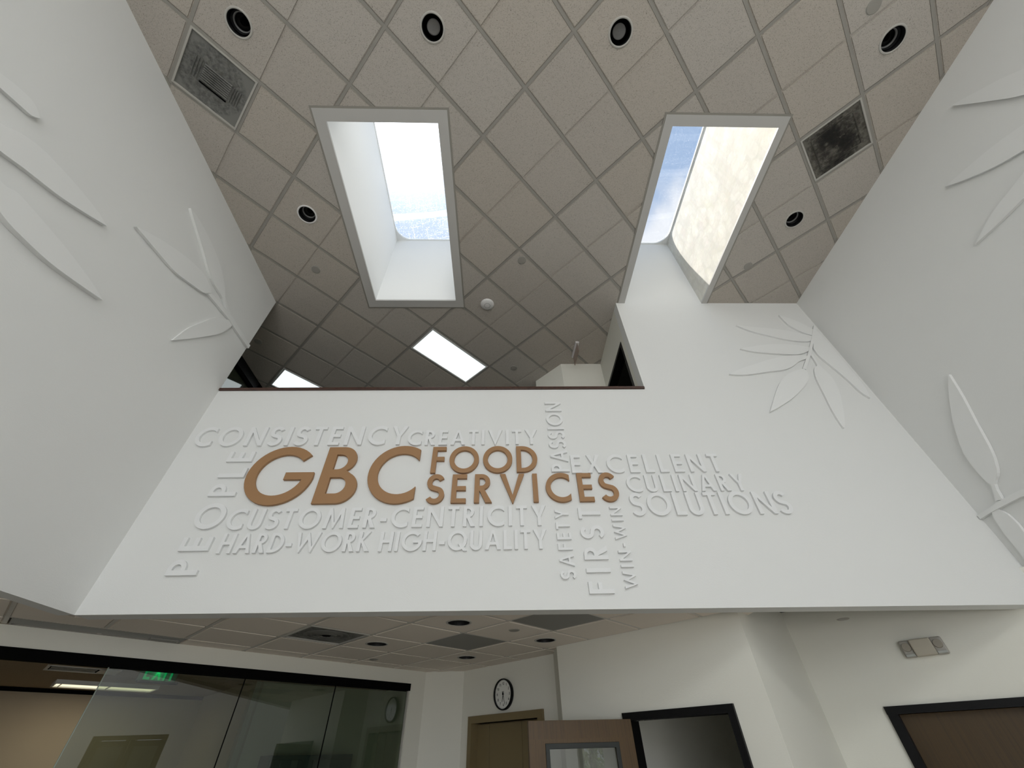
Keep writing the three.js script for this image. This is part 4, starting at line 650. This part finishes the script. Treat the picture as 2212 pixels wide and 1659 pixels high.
  let px = 0.222; for (const wdt of [0.22, 0.54, 0.345]) { mesh('door_panel', [K(rbox(wdt - 0.008, 2.2, 0.04, 0.003, px + wdt / 2, 1.1, -0.09))], M.tan, d2); px += wdt; }
  mesh('door_back', [K(box(1.3, 2.3, 0.01, 0.776, 1.15, -0.128))], M.tan, d2);
  // door_3: brown door at the far right
  const d3 = setting('door_3', 'brown door in a black frame at the lower right'), t3 = turnAB(E1, F1), R3 = (geo) => geo.rotateY(t3).translate(E1[0], 0, E1[1]);
  mesh('door_frame', [R3(box(0.074, 2.09, 0.16, 0.522, 1.045, -0.05)), R3(box(0.074, 2.09, 0.16, 1.428, 1.045, -0.05)), R3(box(0.98, 0.055, 0.16, 0.9725, 2.1175, -0.05))], M.black, d3);
  mesh('door_leaf', [R3(rbox(0.86, 2.08, 0.045, 0.003, 0.975, 1.05, -0.07))], M.woodDark, d3);
  // emergency light
  const sE = (s, y, o) => along(E1, F1, s, y, o);
  const em = thing('emergency_light', 'beige twin-head emergency light on the wall at lower right', 'emergency light', sE(0.99, 2.52, 0), t3);
  mesh('housing', [rbox(0.15, 0.125, 0.07, 0.01, 0, 0, 0.035)], solid([0.46, 0.42, 0.34], 0.5), em);
  for (const s of [-1, 1]) {
    const hd = mesh('lamp_head', [rbox(0.085, 0.128, 0.045, 0.014, s * 0.112, 0, 0.0225)], solid([0.38, 0.36, 0.32], 0.35), em);
    mesh('lamp_bezel', [new THREE.CylinderGeometry(0.03, 0.034, 0.02, 28).rotateX(Math.PI / 2).translate(s * 0.112, 0.012, 0.052)], solid([0.30, 0.27, 0.22], 0.3), hd);
    mesh('lens_guard', [rbox(0.07, 0.02, 0.012, 0.004, s * 0.112, -0.048, 0.05)], solid([0.42, 0.43, 0.40], 0.2), hd);
  }
  // clock
  const ck = thing('clock', 'round black-rimmed wall clock with black numerals above the tan door frame', 'clock', along(C0, C1, lenAB(C0, [0.045, -6.157]), 2.458, 0), t2);
  mesh('rim', [lathe([[0.142, 0.0], [0.152, 0.006], [0.155, 0.03], [0.152, 0.05], [0.146, 0.052], [0.14, 0.044], [0.14, 0.028]], 56).rotateX(Math.PI / 2)], M.black, ck);
  const dial = canvasTex(512, 512, (c, n) => {
    c.fillStyle = '#e9e9e4'; c.fillRect(0, 0, n, n); c.fillStyle = '#16150f'; c.strokeStyle = '#16150f'; c.textAlign = 'center'; c.textBaseline = 'middle'; c.font = 'bold 62px sans-serif';
    for (let h = 1; h <= 12; h++) { const a = h * Math.PI / 6; c.fillText(String(h), n / 2 + 186 * Math.sin(a), n / 2 - 186 * Math.cos(a)); }
    for (let m = 0; m < 60; m++) { const a = m * Math.PI / 30, l = m % 5 ? 236 : 228; c.lineWidth = m % 5 ? 2 : 5; c.beginPath(); c.moveTo(n / 2 + l * Math.sin(a), n / 2 - l * Math.cos(a)); c.lineTo(n / 2 + 244 * Math.sin(a), n / 2 - 244 * Math.cos(a)); c.stroke(); }
  }, true);
  mesh('dial', [new THREE.CircleGeometry(0.142, 56).translate(0, 0, 0.03)], new THREE.MeshStandardMaterial({ map: dial, roughness: 0.6 }), ck);
  const hand = (n, l, w, deg, z) => mesh(n, [extrude(shapeOf([[-w, -0.028], [w, -0.028], [w * 0.5, l], [-w * 0.5, l]]), 0.002).rotateZ(-deg * Math.PI / 180).translate(0, 0, z)], M.matBlack, ck);
  hand('hour_hand', 0.078, 0.0045, 193.5, 0.034); hand('minute_hand', 0.108, 0.0035, 162, 0.038); mesh('hand_cap', [new THREE.CylinderGeometry(0.008, 0.008, 0.012, 20).rotateX(Math.PI / 2).translate(0, 0, 0.037)], M.matBlack, ck);
  mesh('crystal', [new THREE.CircleGeometry(0.141, 56).translate(0, 0, 0.045)], M.glass, ck);
}
{ // room behind the glass partition
  const H1 = [-7.1, -6.8], H2 = [-5.12, -8.78], J = [-1.26, -6.48 - 0.2];
  const wr = (n, A, B, m) => { const w = setting(n); mesh('wall_face', [wallGeo(A, B, rect(0, 0, lenAB(A, B), HL + 0.2), 0.1)], m, w); return w; };
  const back = wr('wall_meeting_back', H1, H2, M.tanWall);
  mesh('black_trim', [wallGeo(H1, H2, rect(0, HL - 0.05, lenAB(H1, H2), HL - 0.001), 0.01, [], 0.012)], M.matBlack, back);
  const K1 = [-3.5, -7.16], K2 = [-2.0, -8.66], K3 = [-1.04, -7.7], side = wr('wall_meeting_side', H2, K1, M.tanWall);
  const alc = setting('wall_meeting_alcove'); mesh('wall_face', [wallGeo(K1, K2, rect(0, 0, lenAB(K1, K2), HL + 0.2), 0.1), wallGeo(K2, K3, rect(0, 0, lenAB(K2, K3), HL + 0.2), 0.1), wallGeo(K3, [-1.04, -6.73], rect(0, 0, 0.97, HL + 0.2), 0.1)], M.lower, alc);
  mesh('column', [wallGeo([-4.16, -7.82], [-3.5, -7.16], rect(0, 0, 0.93, HL), 0.1, [], 0.04)], M.tanWall, side);
  const t = turnAB(K1, K2), cab = thing('cabinet', 'dark grey cabinet in the dim alcove behind the glass partition', 'cabinet', along(K1, K2, 0.95, 0, 0.012), t);
  mesh('carcass', [rbox(1.2, 1.98, 0.3, 0.006, 0, 0.99, 0.15)], M.slate, cab); mesh('door', [rbox(0.585, 1.86, 0.018, 0.004, -0.296, 1.0, 0.309)], M.slate, cab); mesh('door', [rbox(0.585, 1.86, 0.018, 0.004, 0.296, 1.0, 0.309)], M.slate, cab);
  wr('wall_meeting_end', [-5.05, -2.70], [-7.15, -2.70], M.tanWall);
  const wl2 = setting('wall_meeting_far'); mesh('wall_face', [box(0.1, HL, 6.5, -7.15, HL / 2, -5.6)], M.tanWall, wl2);
  const c = setting('ceiling_meeting'); mesh('ceiling_board', [slab([[-7.15, -2.6], G1, G2, K3, K2, K1, H2, [-7.15, -6.75]], HL, HL + 0.03)], new THREE.MeshStandardMaterial({ map: tileMap, roughness: 0.95, color: 0xe0cfb4 }), c);
  const l = troffer('warm lit strip light on the meeting room ceiling behind the glass', [-5.53, HL - 0.042, -7.09], Math.PI / 4, 1.15, 0.44, LENSW, 3.2, [1.0, 0.9, 0.68]);
  mesh('divider', [box(0.008, 0.02, 0.42, -0.5, 0.008, 0), box(0.008, 0.02, 0.42, 0.02, 0.008, 0)], M.panel, l);
  const v = thing('slot_diffuser', 'white framed slot diffuser on the meeting room ceiling behind the glass', 'air vent', [-4.98, HL, -5.9], Math.PI / 4);
  mesh('frame', [box(0.66, 0.012, 0.03, 0, -0.002, -0.19), box(0.66, 0.012, 0.03, 0, -0.002, 0.19), box(0.03, 0.012, 0.41, -0.33, -0.002, 0), box(0.2, 0.012, 0.41, 0.24, -0.002, 0)], M.plastic, v);
  mesh('slot_back', [box(0.46, 0.006, 0.36, -0.09, 0.002, 0)], M.matBlack, v); for (const z of [-0.09, 0.06]) mesh('blade', [box(0.42, 0.008, 0.07, -0.09, -0.004, z)], M.grey, v);
  // green exit sign just inside the glass
  const e = thing('exit_sign', 'green illuminated exit sign reading EXIT behind the glass partition', 'exit sign', along(G1, G2, lenAB(G1, [-3.46, -5.7]) * Math.cos(0) * 0 + 2.79, 2.575, -1.02), turnAB(G1, G2));
  mesh('housing', [rbox(0.36, 0.19, 0.03, 0.006, 0, 0.1, -0.017)], M.panel, e); mesh('base_rail', [rbox(0.38, 0.018, 0.05, 0.006, 0.02, 0.0, 0)], M.matBlack, e);
  const green = new THREE.MeshStandardMaterial({ color: 0x0a8a44, roughness: 0.4, emissive: new THREE.Color().setRGB(0.0, 0.30, 0.11), emissiveIntensity: 1 });
  let at = -0.13; for (const ch of 'EXIT') { const [sh, w] = GLYPH[ch](0.16), k = 0.145; mesh('letter', sh.map((q) => extrude(q, 0.03).scale(k * 0.85, k, 0.1).translate(at, 0.02, 0.0)), green, e); at += w * k * 0.85 + 0.018; }
  const gl = new THREE.PointLight(new THREE.Color().setRGB(0.1, 1, 0.45), 0.02); gl.name = 'exit_sign_glow'; gl.position.set(0, 0.09, 0.06); e.add(gl);
}
// tree outside the side window, seen mirrored in the door's vision glass
{
  const t = thing('tree', 'leafy green tree outside the side window', 'tree', [6.9, -0.13, 7.3]); seed = 2024;
  mesh('trunk', [new THREE.CylinderGeometry(0.09, 0.15, 2.2, 12).translate(0, 1.1, 0)], solid([0.12, 0.085, 0.06], 0.9), t);
  const lg = extrude(shapeOf([[0, 0], [0.035, 0.05], [0.03, 0.1], [0, 0.15], [-0.03, 0.1], [-0.035, 0.05]]), 0.002), n = 7000;
  const im = new THREE.InstancedMesh(lg, new THREE.MeshPhysicalMaterial({ color: new THREE.Color().setRGB(0.46, 0.58, 0.16), roughness: 0.7, transmission: 0.3, thickness: 0 }), n); im.name = 'foliage'; im.userData.kind = 'stuff';
  const m4 = new THREE.Matrix4(), q = new THREE.Quaternion(), eu = new THREE.Euler(), col = new THREE.Color();
  for (let i = 0; i < n; i++) { const u = rnd() * 2 - 1, a = rnd() * 6.283, r = 1.9 * Math.cbrt(0.25 + 0.75 * rnd()), h = Math.sqrt(1 - u * u); eu.set(rnd() * 6, rnd() * 6, rnd() * 6); m4.compose(new THREE.Vector3(r * h * Math.cos(a), 2.3 + r * u * 1.0, r * h * Math.sin(a)), q.setFromEuler(eu), new THREE.Vector3(1, 1, 1)); im.setMatrixAt(i, m4); im.setColorAt(i, col.setRGB(0.6 + rnd() * 0.5, 0.7 + rnd() * 0.4, 0.5 + rnd() * 0.4)); }
  t.add(im);
}
renderer.render(scene, camera);
